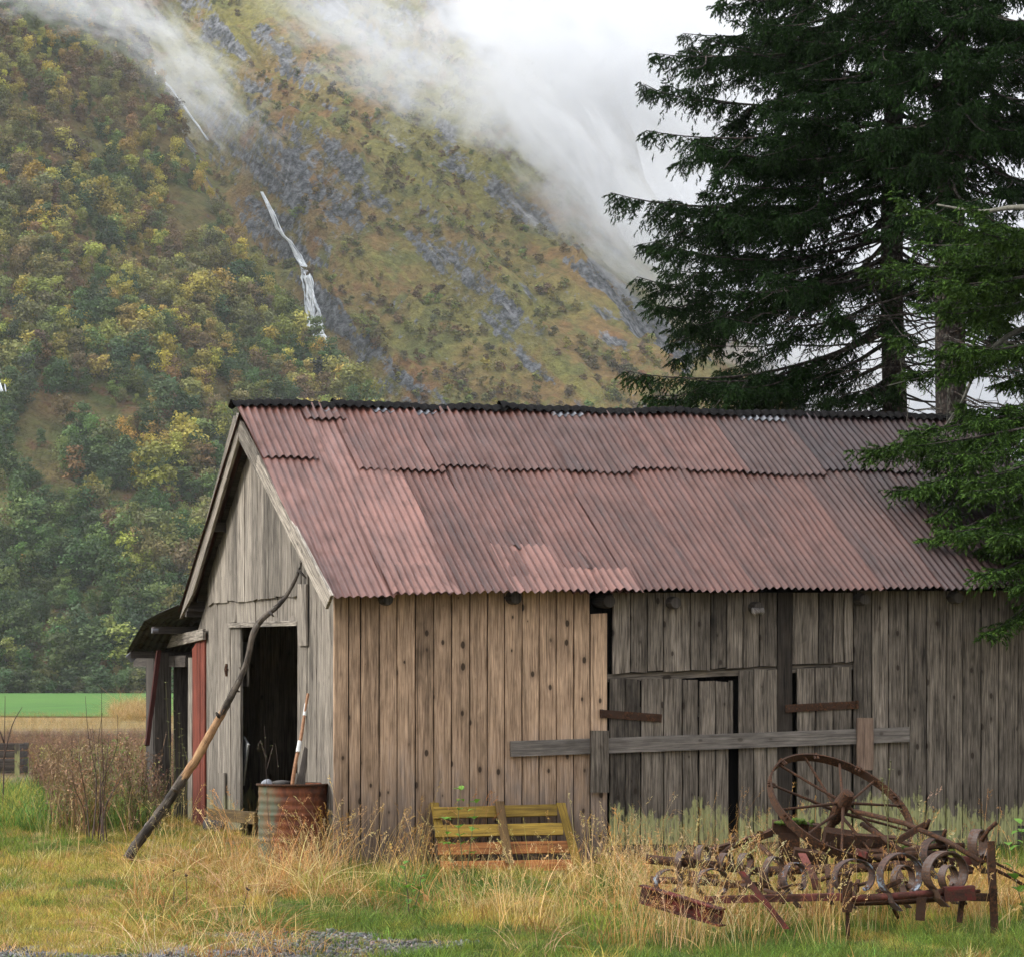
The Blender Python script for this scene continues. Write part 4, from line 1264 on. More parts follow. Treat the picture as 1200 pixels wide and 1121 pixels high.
# ---------------------------------------------------------------- crate far left, weeds are added later
cr = on_ground(10, 908)
crate = empty('crate', (cr.x, cr.y, cr.z)); tag(crate, 'dark slatted wooden crate standing in the brown weeds at the left edge', 'crate')
k = cr.y / FOC
cw, ch, cd = 62 * k, 36 * k, 0.9
for i in range(4):
    z = 0.03 + i * ch / 4
    for s in (0, 1):
        mb = MB(); beam(mb, (-cw / 2, s * cd, z + ch / 9), (cw / 2 - .3, s * cd, z + ch / 9), 0.03, ch / 5.2, 0.4); mb.build('slat', W_DARK, crate)
    mb = MB(); beam(mb, (cw / 2 - .28, 0, z + ch / 9), (cw / 2 - .28, cd, z + ch / 9), 0.03, ch / 5.2, 0.4); mb.build('slat', W_DARK, crate)
for x_ in (-cw / 2, cw / 2 - .3):
    for y_ in (-.05, cd + .05):
        mb = MB(); beam(mb, (x_, y_, -0.1), (x_, y_, ch + .02), 0.08, 0.08, 0.3, up=(0, 1, 0)); mb.build('corner_post', W_OLD, crate)

# ---------------------------------------------------------------- spring tine harrow
def ip(x, y, Y): return at(x, y, Y)
hz0 = on_ground(960, 1075)
YF, YB = 22.7, 24.2            # front and rear tool bars
harrow = empty('spring_tine_harrow', (hz0.x, hz0.y, hz0.z)); tag(harrow, 'rusty spring tine harrow with curled tines and red painted bars in the grass', 'harrow')
H0 = harrow.location
def hp(x, y, Y): return at(x, y, Y) - H0
def hbeam(name, x0, y0, Y0, x1, y1, Y1, w_, h_, mat, label=None):
    mb = MB(); beam(mb, hp(x0, y0, Y0), hp(x1, y1, Y1), w_, h_, 0.5, ns=8, warp=0.002)
    o = mb.build(name, mat, harrow)
    if label: tag(o, label)
    return o
def htube(name, L, r, mat, label=None):
    mb = MB(); tube(mb, [hp(*q) for q in L], r, 10, 0.5, jit=0.06)
    o = mb.build(name, mat, harrow, smooth=True)
    if label: tag(o, label)
    return o
# front bar: flat faded red bar, then a pipe, then the bright red end block
hbeam('front_bar', 826, 1054, YF - .1, 990, 1050, YF, 0.05, 0.055, IRON_PINK, 'flat faded red front bar')
htube('front_pipe', [(985, 1053, YF), (1060, 1049, YF), (1112, 1044, YF)], 0.028, IRON_PINK)
htube('front_pipe', [(990, 1058, YF + .08), (1060, 1056, YF + .08), (1120, 1051, YF + .08)], 0.022, IRON)
mb = MB()
for s_, (x0, y0, x1, y1) in enumerate(((1108, 1045, 1142, 1041),)):
    beam(mb, hp(1106, 1047, YF - .02), hp(1142, 1045, YF - .02), 0.12, 0.105, 0.5)
mb.build('end_block', IRON_RED, harrow)
hbeam('cross_bar', 1138, 1050, YF, 1166, 1051, YF + .1, 0.05, 0.06, IRON)
hbeam('side_frame', 993, 1068, YF - .05, 993, 1032, YF - .05, 0.06, 0.07, IRON)
# slanted channel at the left
mb = MB()
A, B = hp(752, 1046, YF - .1), hp(846, 1074, YF - .5)
beam(mb, A, B, 0.03, 0.13, 0.5); beam(mb, A + Vector((0, -.05, .06)), B + Vector((0, -.05, .06)), 0.09, 0.012, 0.5); beam(mb, A + Vector((0, -.05, -.06)), B + Vector((0, -.05, -.06)), 0.09, 0.012, 0.5)
for t in (.1, .35, .6, .85):
    p = lerp(A, B, t); tube(mb, [p + Vector((0, -.015, 0)), p + Vector((0, -.035, 0))], 0.014, 8)
tag(mb.build('draw_channel', IRON_RED, harrow), 'dark red steel channel slanting into the grass')
# rear bars
htube('rear_pipe', [(757, 1006, YB), (830, 1013, YB), (905, 1022, YB)], 0.036, IRON, 'rusty round rear bar')
htube('rear_pipe', [(762, 1030, YB - .5), (830, 1033, YB - .5), (900, 1038, YB - .5)], 0.028, IRON)
htube('rear_pipe', [(900, 1020, YB), (1020, 1016, YB), (1112, 1010, YB), (1166, 1003, YB)], 0.038, IRON)
hbeam('rear_bar', 1112, 1011, YB - .08, 1166, 1003, YB - .08, 0.05, 0.07, IRON_PINK)
for (x0, y0, Y0, x1, y1, Y1, w_, h_) in ((870, 1042, YF + .2, 880, 1010, YB, .05, .05), (1060, 1052, YF + .1, 1050, 1012, YB, .05, .06), (975, 1055, YF, 970, 1016, YB, .05, .06), (1164, 1045, YF + .2, 1160, 1000, YB, .06, .05)):
    hbeam('cross_bar', x0, y0, Y0, x1, y1, Y1, w_, h_, IRON)
# legs
hbeam('leg', 1166, 1103, YF + .05, 1161, 985, YF + .05, 0.035, 0.055, IRON)
hbeam('leg', 1078, 1078, YF - .02, 1080, 1050, YF - .02, 0.014, 0.07, IRON)
hbeam('leg', 1124, 1080, YF + .05, 1128, 1050, YF + .05, 0.10, 0.03, IRON)
hbeam('leg', 994, 1100, YF - .02, 992, 1030, YF - .02, 0.02, 0.03, IRON)
# long lever
htube('lever', [(1002, 950, 24.6), (1060, 964, 24.2), (1110, 985, 23.9), (1152, 1010, 23.6)], 0.02, IRON, 'long thin lever sloping down from the wheel')
for x, y in ((1085, 968), (1104, 980)):
    htube('lever_stud', [(x, y + 3, 24.1), (x + 4, y - 8, 24.05)], 0.016, IRON)
hbeam('lever_strut', 1052, 985, 24.1, 1086, 965, 24.1, 0.03, 0.05, IRON)
htube('lever_strut', [(1150, 985, YB - .3), (1158, 972, YB - .3), (1168, 963, YB - .3)], 0.018, IRON)
htube('tow_rod', [(1165, 1018, YB), (1186, 1028, YB), (1212, 1045, YB)], 0.014, IRON)
htube('tow_rod', [(1165, 1010, YB), (1190, 1022, YB), (1215, 1034, YB)], 0.011, IRON)
# working gear under the wheel
for (x0, y0, x1, y1, Y, w_, h_) in ((905, 968, 960, 972, 24.9, .1, .12), (925, 975, 925, 1020, 24.9, .16, .12), (955, 968, 950, 1025, 24.8, .10, .08), (965, 985, 1000, 990, 24.6, .2, .22), (880, 985, 915, 968, 24.9, .04, .09), (830, 998, 905, 975, 24.9, .05, .07), (1000, 985, 1050, 988, 24.5, .12, .10), (1010, 1000, 1060, 1002, 24.4, .08, .12), (985, 1000, 990, 1040, 24.4, .1, .1), (930, 1000, 968, 1006, 24.4, .1, .12)):
    mb = MB(); beam(mb, hp(x0, y0, Y), hp(x1, y1, Y), w_, h_, 0.5, up=(0, 1, .2))
    tube(mb, [hp((x0 + x1) / 2, (y0 + y1) / 2, Y) + Vector((-.05, -w_ * .4, 0)), hp((x0 + x1) / 2, (y0 + y1) / 2, Y) + Vector((-.05, -w_ * .7, 0))], 0.03, 8)
    mb.build('gear_casting', IRON, harrow)
for (x0, y0, Y0, x1, y1, Y1, r_) in ((1010, 965, 24.7, 1060, 1000, 24.2, .022), (1020, 1005, 24.3, 1110, 1000, 24.1, .03), (1040, 980, 24.5, 1140, 1018, 24.0, .018), (1060, 996, 24.3, 1130, 990, 24.1, .024), (890, 990, 24.8, 930, 1030, 24.2, .02), (840, 1005, 24.7, 870, 985, 24.9, .02)):
    htube('rod', [(x0, y0, Y0), ((x0 + x1) / 2, (y0 + y1) / 2 - 2, (Y0 + Y1) / 2), (x1, y1, Y1)], r_, IRON)
rt = random.Random(5)
for q in range(26):   # the tangle of rods, links and brackets between the bars
    x0, y0 = rt.uniform(800, 1130), rt.uniform(990, 1045); a_ = rt.uniform(-.5, .5) if rt.random() < .6 else rt.uniform(.9, 1.9); l_ = rt.uniform(18, 62)
    Yq = lerp(YF + .1, YB + .2, (1050 - y0) / 60)
    if q % 3: htube('rod', [(x0, y0, Yq), (x0 + l_ * .5 * math.cos(a_), y0 + l_ * .5 * math.sin(a_) + rt.uniform(-2, 2), Yq - .1), (x0 + l_ * math.cos(a_), y0 + l_ * math.sin(a_), Yq - rt.uniform(-.3, .3))], rt.uniform(.008, .02), IRON)
    else: hbeam('bracket', x0, y0, Yq, x0 + l_ * .5 * math.cos(a_), y0 + l_ * .5 * math.sin(a_), Yq - .15, rt.uniform(.015, .035), rt.uniform(.02, .05), IRON if rt.random() < .75 else IRON_RED)
MOSS = plain('moss', (0.07, 0.11, 0.015), 0.95, 0.5, 60, 1.0)
mb = MB()
for k_ in range(60):
    x = random.uniform(908, 952); p = hp(x, 966 - 3.5 * math.cos((x - 930) / 22 * 1.4) + random.uniform(-2, 3), 24.82 + random.uniform(-.06, .06)); r_ = random.uniform(.012, .028)
    tube(mb, [p, p + Vector((random.uniform(-.01, .01), 0, r_))], [r_, r_ * .4], 6)
mb.build('moss_cushion', MOSS, harrow, smooth=True)
# curled spring tines
TINE = metal_paint('worn_spring_steel', (0.050, 0.027, 0.017), (0.105, 0.046, 0.022), (0.022, 0.014, 0.010), 0.5, 0.5, 12, 0.5)
TINE_B = metal_paint('blue_grey_spring_steel', (0.20, 0.25, 0.31), (0.085, 0.042, 0.028), (0.03, 0.02, 0.016), 0.85, 0.45, 6, 0.5)
def tine(xl, xr, yt, yb, Y, wid=0.05, mat=TINE, swing=0.16, tail=True):
    """a C-shaped flat spring: rises from the bar at the back, loops over and comes down in front"""
    cx, cy = (xl + xr) / 2, (yt + yb) / 2
    c_ = hp(cx, cy, Y); kx = Y / FOC
    ra, rb = (xr - xl) / 2 * kx, (yb - yt) / 2 * kx
    pts = []
    for a in np.linspace(-50, 232, 26):
        q = R(a)
        pts.append(c_ + Vector((math.cos(q) * ra, math.cos(q) * swing * 0.5, math.sin(q) * rb)))
    e = pts[-1]
    if tail: pts += [e + Vector((0.03, 0.0, -0.07)), e + Vector((0.09, 0, -0.13))]
    wv = Vector((0.55, -0.83, 0)).normalized() * wid * 1.35
    mb = MB(); strip(mb, pts, wv, 0.009, random.random())
    tube(mb, [pts[0] + wv * .2, pts[0] - wv * .2], 0.016, 6)
    mb.build('tine', mat, harrow, smooth=False)
for T in ((977, 1023, 1007, 1046, YF + .05, .05, TINE_B), (1030, 1079, 1000, 1050, YF + .02, .055, TINE_B), (1084, 1131, 998, 1045, YF + .02, .07, TINE), (1046, 1070, 1014, 1045, YF + .5, .05, TINE), (1102, 1120, 1014, 1040, YF + .5, .06, TINE),
          (1081, 1107, 983, 1012, YB - .1, .07, TINE_B), (1138, 1154, 972, 1006, YB - .15, .08, TINE), (768, 798, 1019, 1046, YF + .5, .045, TINE_B), (816, 852, 1018, 1050, YF + .4, .05, TINE), (896, 918, 1004, 1040, YB - .4, .055, TINE), (918, 944, 1011, 1045, YF + .4, .05, TINE_B),
          (843, 857, 1000, 1020, YB, .06, TINE), (867, 880, 1000, 1022, YB, .06, TINE), (817, 829, 991, 1014, YB, .06, TINE), (794, 806, 998, 1020, YB, .06, TINE)):
    tine(*T)
mb = MB(); strip(mb, [hp(868, 1020, YF - .1), hp(900, 1060, YF - .25), hp(922, 1088, YF - .35)], Vector((.05, -.03, 0)), 0.012); tag(mb.build('share_blade', IRON_RED, harrow), 'dark red blade half sunk in the grass')
mb = MB(); strip(mb, [hp(940, 1000, YB - .6), hp(955, 1030, YB - .8), hp(958, 1042, YB - .8)], Vector((.06, -.03, 0)), 0.012); mb.build('share_blade', IRON_PINK, harrow)

# ---------------------------------------------------------------- iron wheel, tipped over the harrow
WY = 24.7
wc = at(985, 946, WY); kx = WY / FOC
RW = 91 * kx
ax_a = Vector((0.915, 0.0, -0.40)).normalized()
tl = math.sqrt(1 - 0.55 ** 2)
ax_b = Vector((0.40 * 0.55, tl, 0.915 * 0.55)); ax_b = (ax_b - ax_a * ax_b.dot(ax_a)).normalized()
ax_n = ax_a.cross(ax_b).normalized()
if ax_n.z < 0: ax_n = -ax_n
wheel = empty('iron_wheel', wc); tag(wheel, 'large rusty spoked iron wheel tipped over on the harrow', 'wheel')
def wp(r, a, h=0.0): return ax_a * (r * math.cos(a)) + ax_b * (r * math.sin(a)) + ax_n * h
mb = MB(); V = []; F = []; G = []
n = 72
for i in range(n):
    a = 2 * math.pi * i / n
    for r_, h_ in ((RW, -0.036), (RW, 0.036), (RW - 0.014, 0.036), (RW - 0.014, -0.036)):
        V.append(wp(r_ * (1 + 0.006 * math.sin(a * 3)), a, h_)); G.append((a * RW, h_, 0))
for i in range(n):
    for j in range(4):
        F.append((i * 4 + j, i * 4 + (j + 1) % 4, ((i + 1) % n) * 4 + (j + 1) % 4, ((i + 1) % n) * 4 + j))
mb.add(V, F, G); 
for i in range(10):
    a = 2 * math.pi * (i + .3) / 10
    tube(mb, [wp(RW - 0.05, a, 0.02), wp(RW + 0.018, a, 0.02)], 0.014, 6)
    tube(mb, [wp(RW - 0.05, a + .05, 0.02), wp(RW + 0.014, a + .05, 0.02)], 0.012, 6)
mb.build('rim', IRON, wheel)
mb = MB(); tube(mb, [wp(0, 0, -0.14), wp(0, 0, -0.05), wp(0, 0, 0.05), wp(0, 0, 0.16), wp(0, 0, 0.165)], [0.05, 0.062, 0.07, 0.05, 0.025], 16); mb.build('hub', IRON, wheel)
for i in range(12):
    a = 2 * math.pi * (i + .3) / 12
    mb = MB(); tube(mb, [wp(0.06, a, 0.05 if i % 2 else -0.04), wp(RW * .6, a, 0.02 if i % 2 else -0.015), wp(RW - 0.01, a, 0)], [0.014, 0.0105, 0.0105], 8); mb.build('spoke', IRON, wheel)
mb = MB()
for k_ in range(40):
    a = R(-18) + random.uniform(-.12, .1); p = wp(RW + random.uniform(-.02, .02), a, random.uniform(-.03, .05)); r_ = random.uniform(.012, .024)
    tube(mb, [p, p + Vector((0, 0, r_))], [r_, r_ * .4], 6)
mb.build('moss_patch', MOSS, wheel, smooth=True)
mb = MB(); tube(mb, [wp(0, 0, .02), wp(0, 0, -.3), wp(0.1, 0, -.6)], 0.035, 8); mb.build('axle', IRON, wheel)
# ---------------------------------------------------------------- spruces
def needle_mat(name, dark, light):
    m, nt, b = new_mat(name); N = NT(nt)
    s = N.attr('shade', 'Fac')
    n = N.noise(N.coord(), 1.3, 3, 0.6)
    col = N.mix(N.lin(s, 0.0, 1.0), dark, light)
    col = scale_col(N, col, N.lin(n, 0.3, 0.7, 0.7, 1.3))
    N.put(b.inputs['Base Color'], col)
    b.inputs['Roughness'].default_value = 0.75
    b.inputs['Specular IOR Level'].default_value = 0.08
    return m
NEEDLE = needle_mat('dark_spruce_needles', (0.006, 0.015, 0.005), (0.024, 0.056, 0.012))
NEEDLE_Y = needle_mat('skylit_spruce_needles', (0.012, 0.028, 0.008), (0.066, 0.126, 0.020))  # brighter than the other needles; open sky light is put into the colour
def bark_mat():
    m, nt, b = new_mat('spruce_bark'); N = NT(nt)
    g = N.attr('gc'); c = N.coord()
    v = N.voro(N.map(g, (26, 15, 1)), 1); n = N.noise(c, 14, 5, 0.65); n2 = N.noise(c, 2.5, 4, .6)
    col = N.mix(N.ss(v, 0.15, 0.5), (0.085, 0.066, 0.054), (0.028, 0.022, 0.019))
    col = N.mix(N.mul(N.ss(n, 0.52, 0.68), 0.7), col, (0.17, 0.165, 0.14))
    col = N.mix(N.mul(N.ss(n2, 0.55, 0.7), 0.5), col, (0.05, 0.06, 0.025))
    N.put(b.inputs['Base Color'], col); b.inputs['Roughness'].default_value = 0.95
    N.put(b.inputs['Normal'], N.bump(N.addm(N.mul(v, -1.0), n), 0.9, 0.02))
    return m
BARK = bark_mat()
ZUP = np.array([0, 0, 1.0])

def nrm(a): return a / (np.linalg.norm(a, axis=-1, keepdims=True) + 1e-9)

def bough(rng, base, tip, sag=0.12, dens=1.0, lmax=0.55, needle=0.046, start=0.14, hang=1.0):
    """returns limb polyline, radii and needle triangles (n,3,3) with shade (n,)"""
    base = np.array(base, float); tip = np.array(tip, float)
    L = np.linalg.norm(tip - base)
    bend = rng.normal(0, 0.05, 3) * L; bend[2] *= 0.4
    def A(t):
        t = np.asarray(t)[..., None]
        return base + (tip - base) * t - ZUP * sag * L * np.sin(np.pi * t ** 0.9) + ZUP * 0.05 * L * t ** 5 + bend * np.sin(np.pi * t)
    n = 14
    tt = np.linspace(0, 1, n)
    poly = A(tt); rad = np.interp(tt, [0, .3, 1], [0.012 + 0.009 * L, 0.007 + 0.005 * L, 0.004])
    M = int(L / 0.052 * 2 * dens * (1 - start))
    t = start + (1 - start) * rng.random(M) ** 0.85
    fwd = nrm(A(np.clip(t + 0.03, 0, 1.03)) - A(t - 0.03))
    lat = nrm(np.cross(fwd, ZUP)) * np.where(rng.random(M) < 0.5, -1, 1)[:, None]
    al = np.radians(rng.normal(56, 14, M))[:, None]
    d = fwd * np.cos(al) + lat * np.sin(al)
    d[:, 2] += rng.normal(0.10, 0.26, M)
    d = nrm(d)
    l = (0.10 + 0.62 * lmax * (np.clip(1 - t, 0, 1) ** 0.6) * (0.35 + 0.65 * np.clip((t - start) / 0.25, 0, 1)) * rng.uniform(0.2, 1.25, M) ** 1.2) * min(1.15, 0.45 + L / 4.5)
    dr = rng.uniform(0.2, 1.5, M) * hang
    P0 = A(t)
    K = 15
    q = np.tile(np.linspace(0.10, 1.0, K), (M, 1)) + rng.normal(0, 0.02, (M, K))
    keep = (np.arange(K)[None, :] < np.clip(l / 0.036, 4, K)[:, None])
    # spread the kept ones over the full length
    cnt = keep.sum(1, keepdims=True)
    q = (np.arange(K)[None, :] + 0.6 + rng.random((M, K)) * .5) / cnt
    keep &= q <= 1.06
    S = P0[:, None] + d[:, None] * (q * l[:, None])[..., None] - ZUP * ((q ** 1.35) * (dr * l)[:, None])[..., None]
    tang = nrm(d[:, None] - ZUP * (1.35 * q ** 0.35 * dr[:, None])[..., None])
    side = nrm(np.cross(tang, ZUP)) * np.where((np.arange(K) % 2) == 0, 1, -1)[None, :, None]
    ang = np.radians(rng.normal(42, 12, (M, K)))[..., None]
    e = tang * np.cos(ang) + side * np.sin(ang)
    e[..., 2] -= 0.16 + 0.30 * rng.random((M, K)) * hang
    e = nrm(e)
    last = (np.arange(K)[None, :] >= cnt - 1)[..., None]
    e = np.where(last, tang, e)
    hl = (rng.uniform(0.055, 0.13, (M, K)) * (1.05 - 0.35 * q))
    S = S[keep]; e = e[keep]; hl = hl[keep]
    # along-axis shoots at the tip
    ns = len(S)
    J = 9
    r = (np.arange(J) + rng.random((ns, J))) / J
    root = S[:, None] + e[:, None] * (r * hl[:, None])[..., None]
    u = nrm(np.cross(e, ZUP + rng.normal(0, 0.2, (ns, 3)))); w_ = np.cross(u, e)
    an = rng.random((ns, J)) * 2 * np.pi
    rad_ = u[:, None] * np.cos(an)[..., None] + w_[:, None] * np.sin(an)[..., None]
    nl = needle * rng.uniform(0.7, 1.15, (ns, J))[..., None]
    tipn = root + (e[:, None] * 0.80 + rad_ * 0.55) * nl
    wv = nrm(np.cross(e[:, None] + 0 * rad_, rad_)) * (0.0062 + 0.003 * rng.random((ns, J)))[..., None]
    tri = np.stack([root - wv, root + wv, tipn], 2).reshape(-1, 3, 3)
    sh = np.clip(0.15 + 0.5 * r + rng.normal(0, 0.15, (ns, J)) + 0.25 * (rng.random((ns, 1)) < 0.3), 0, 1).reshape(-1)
    # thin twig wood as slim triangles
    e0 = P0; e1 = P0 + d * l[:, None] - ZUP * (dr * l)[:, None]
    wv2 = nrm(np.cross(d, ZUP)) * 0.004
    mid_ = P0 + d * (l * .5)[:, None] - ZUP * (0.39 * dr * l)[:, None]
    tw = np.concatenate([np.stack([e0 - wv2, e0 + wv2, mid_ + wv2 * .7], 1), np.stack([mid_ - wv2 * .7, mid_ + wv2 * .7, e1], 1)])
    tri = np.concatenate([tri, tw]); sh = np.concatenate([sh, np.zeros(len(tw))])
    return poly, rad, tri, sh

def spruce(name, label, foot, height, r0, explicit, z_low, z_high, n_rand, reach, seed, mat, bare=0, bare_rng=(2.5, 6.0), lean=(0, 0), az_avoid=None, dens=1.0, top_dens=0.45, bare_len=(0.8, 2.0), sub_n=(2, 4)):
    rng = np.random.default_rng(seed)
    root = empty(name, foot); tag(root, label, 'tree', 'spruces behind the barn')
    foot = Vector(foot)
    tz = lambda z: Vector((lean[0] * z + 0.05 * math.sin(z * .6 + seed), lean[1] * z, z))
    mb = MB()
    zs = list(np.linspace(-0.3, height, 26))
    tube(mb, [tz(z) for z in zs], [r0 * max(0.02, (1 - max(0, z) / height) ** 0.85) * (1.25 if z < 0.3 else 1) for z in zs], 14, 0.5, jit=0.06)
    T = []; S = []
    def add(bz, tipv, **kw):
        b_ = tz(bz)
        poly, rad, tri, sh = bough(rng, b_, tipv, **kw)
        tube(mb, [Vector(p) for p in poly], list(rad), 6, 0.5, cap=False)
        T.append(tri); S.append(sh)
        ks = int(rng.integers(sub_n[0], sub_n[1] + 1)) if bz < 11.5 else 0
        Lm = np.linalg.norm(poly[-1] - poly[0]); ax = nrm((poly[-1] - poly[0])[None])[0]
        for q in range(ks):
            t_ = rng.uniform(.22, .86); p_ = poly[int(t_ * 13)]
            an = np.radians(rng.uniform(18, 58)) * (1 if (q % 2) else -1)
            d_ = np.array([ax[0] * math.cos(an) - ax[1] * math.sin(an), ax[0] * math.sin(an) + ax[1] * math.cos(an), ax[2] * .6 + rng.uniform(-.50, .16)])
            l_ = Lm * (1.05 - t_) * rng.uniform(.45, .85) + 0.25
            kw2 = dict(kw); kw2.update(lmax=kw.get('lmax', .5) * .8, start=0.05, sag=0.05)
            p2, r2, t2, s2 = bough(rng, p_, p_ + d_ * l_, **kw2)
            tube(mb, [Vector(p) for p in p2[::2]], list(r2[::2] * .8), 5, 0.5, cap=False)
            T.append(t2); S.append(s2)
    for bz, tp, kw in explicit:
        add(bz, Vector(tp) - foot, **kw)
    for i in range(n_rand):
        f = (i + rng.random()) / n_rand
        z = z_low + (z_high - z_low) * f
        a = rng.random() * 2 * np.pi
        if az_avoid and az_avoid[0] < a < az_avoid[1]: a += np.pi
        Lr = reach * (1 - z / (height * 1.02)) ** 0.75 * rng.uniform(0.72, 1.08)
        dz = rng.uniform(-0.36, 0.0) * Lr
        hi = z > 11.0
        add(z, tz(z) + Vector((math.cos(a) * Lr, math.sin(a) * Lr, dz)), sag=rng.uniform(0.03, 0.13), dens=(top_dens if hi else 1.0) * dens, needle=0.075 if hi else 0.046)
    for i in range(bare):
        z = rng.uniform(*bare_rng); a = rng.random() * 2 * np.pi; Lb = rng.uniform(*bare_len)
        p = tz(z); dv = Vector((math.cos(a), math.sin(a), rng.uniform(-0.35, 0.1)))
        pts = [p + dv * (Lb * k / 6) + Vector((0, 0, -0.05 * Lb * math.sin(k / 6 * 3.0))) + Vector(rng.normal(0, 0.02, 3)) for k in range(7)]
        tube(mb, pts, list(np.linspace(0.016, 0.003, 7)), 5, 0.5, cap=False)
        for k in range(2, 7):
            for s_ in (1, -1):
                if rng.random() < 0.75:
                    l_ = rng.uniform(0.12, 0.5); dd = (dv + Vector((-dv.y, dv.x, 0)) * s_ * rng.uniform(.5, 1.3)).normalized()
                    e_ = pts[k] + dd * l_ - Vector((0, 0, l_ * rng.uniform(0, .5)))
                    tube(mb, [pts[k], pts[k].lerp(e_, .5) + Vector(rng.normal(0, .02, 3)), e_], [0.006, 0.004, 0.002], 4, 0.5, cap=False)
    mb.build('trunk', BARK, root, smooth=True)
    T = np.concatenate(T); S = np.concatenate(S)
    mesh_np('crown', T.reshape(-1, 3), np.arange(len(T) * 3).reshape(-1, 3), mat, root, vattr={'shade': np.repeat(S, 3)})
    return root

def zy(y, Y): return EYE + (HOR - y) / FOC * Y
Y1 = 38.0; f1 = at(1050, 0, Y1); f1 = (f1.x, Y1, 0)
E1 = []
for by, tx, ty, tY, sag, ln in ((60, 768, 78, 37.2, 0.02, .55), (110, 775, 110, 38.6, 0.05, .5), (140, 757, 168, 37.6, 0.06, .6), (170, 800, 175, 36.6, 0.04, .6), (235, 716, 243, 37.4, 0.03, .62), (215, 760, 262, 38.4, 0.06, .6), (275, 770, 300, 36.8, 0.06, .6),
                            (300, 746, 340, 37.4, 0.05, .62), (320, 775, 372, 38.3, 0.07, .6), (385, 733, 452, 37.0, 0.05, .62), (372, 790, 458, 36.4, 0.06, .55), (395, 830, 466, 37.6, 0.08, .5), (-30, 845, 8, 37.4, 0.02, .55), (-60, 860, -10, 38.2, 0.02, .5), (0, 800, 52, 38.4, 0.03, .5), (90, 830, 60, 36.8, 0.05, .6),
                            (200, 840, 225, 36.4, 0.05, .6), (260, 840, 300, 39.2, 0.05, .6), (340, 850, 385, 36.6, 0.08, .55), (150, 850, 150, 39.2, 0.05, .6), (120, 900, 140, 35.6, 0.05, .6), (50, 890, 40, 39.3, .04, .6), (310, 900, 330, 36.0, .06, .5), (420, 870, 462, 37.0, .05, .35), (430, 960, 470, 36.8, .03, .3)):
    E1.append((zy(by, Y1), at(tx, ty, tY), dict(sag=sag, lmax=ln, hang=1.1, dens=1.1)))
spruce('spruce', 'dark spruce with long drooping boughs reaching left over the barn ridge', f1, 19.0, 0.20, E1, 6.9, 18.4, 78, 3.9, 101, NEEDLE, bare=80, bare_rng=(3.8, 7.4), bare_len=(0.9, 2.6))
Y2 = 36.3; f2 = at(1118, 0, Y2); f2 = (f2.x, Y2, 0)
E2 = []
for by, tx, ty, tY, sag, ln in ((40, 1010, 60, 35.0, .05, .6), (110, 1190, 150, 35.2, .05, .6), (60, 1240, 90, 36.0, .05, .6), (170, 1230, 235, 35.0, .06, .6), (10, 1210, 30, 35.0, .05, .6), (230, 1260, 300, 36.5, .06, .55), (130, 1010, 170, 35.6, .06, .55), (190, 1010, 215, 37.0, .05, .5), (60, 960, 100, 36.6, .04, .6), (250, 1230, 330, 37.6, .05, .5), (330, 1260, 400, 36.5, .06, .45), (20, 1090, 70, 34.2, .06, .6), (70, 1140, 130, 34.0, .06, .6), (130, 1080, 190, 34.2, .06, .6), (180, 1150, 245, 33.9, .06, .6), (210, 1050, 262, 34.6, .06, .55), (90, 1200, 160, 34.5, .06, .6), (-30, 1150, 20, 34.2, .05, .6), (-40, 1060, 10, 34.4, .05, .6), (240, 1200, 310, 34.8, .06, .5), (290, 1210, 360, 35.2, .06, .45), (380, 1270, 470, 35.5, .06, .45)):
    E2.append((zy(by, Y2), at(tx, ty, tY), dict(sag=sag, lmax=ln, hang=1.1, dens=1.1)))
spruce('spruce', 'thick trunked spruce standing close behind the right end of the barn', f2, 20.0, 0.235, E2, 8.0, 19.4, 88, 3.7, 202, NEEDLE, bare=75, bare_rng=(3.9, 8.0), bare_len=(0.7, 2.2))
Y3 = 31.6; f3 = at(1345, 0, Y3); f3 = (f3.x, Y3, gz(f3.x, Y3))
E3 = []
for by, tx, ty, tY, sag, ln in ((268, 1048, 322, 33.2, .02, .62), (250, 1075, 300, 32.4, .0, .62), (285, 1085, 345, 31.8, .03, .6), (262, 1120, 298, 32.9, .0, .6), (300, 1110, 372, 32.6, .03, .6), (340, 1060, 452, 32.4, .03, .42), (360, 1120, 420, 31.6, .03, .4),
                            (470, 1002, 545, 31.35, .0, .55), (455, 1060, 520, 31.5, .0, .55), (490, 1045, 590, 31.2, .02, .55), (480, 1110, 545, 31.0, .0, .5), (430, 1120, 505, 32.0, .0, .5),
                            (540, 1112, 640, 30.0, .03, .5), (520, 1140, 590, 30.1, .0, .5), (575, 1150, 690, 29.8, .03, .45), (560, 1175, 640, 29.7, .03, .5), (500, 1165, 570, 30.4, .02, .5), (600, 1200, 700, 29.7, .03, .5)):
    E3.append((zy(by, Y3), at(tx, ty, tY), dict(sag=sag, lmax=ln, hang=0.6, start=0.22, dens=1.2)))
spruce('spruce', 'brighter green spruce reaching over the roof from the right picture edge', f3, 15.0, 0.19, E3, 5.2, 14.6, 20, 2.6, 303, NEEDLE_Y, bare=8, bare_rng=(1.0, 4.0), az_avoid=(2.1, 4.6), dens=0.8)
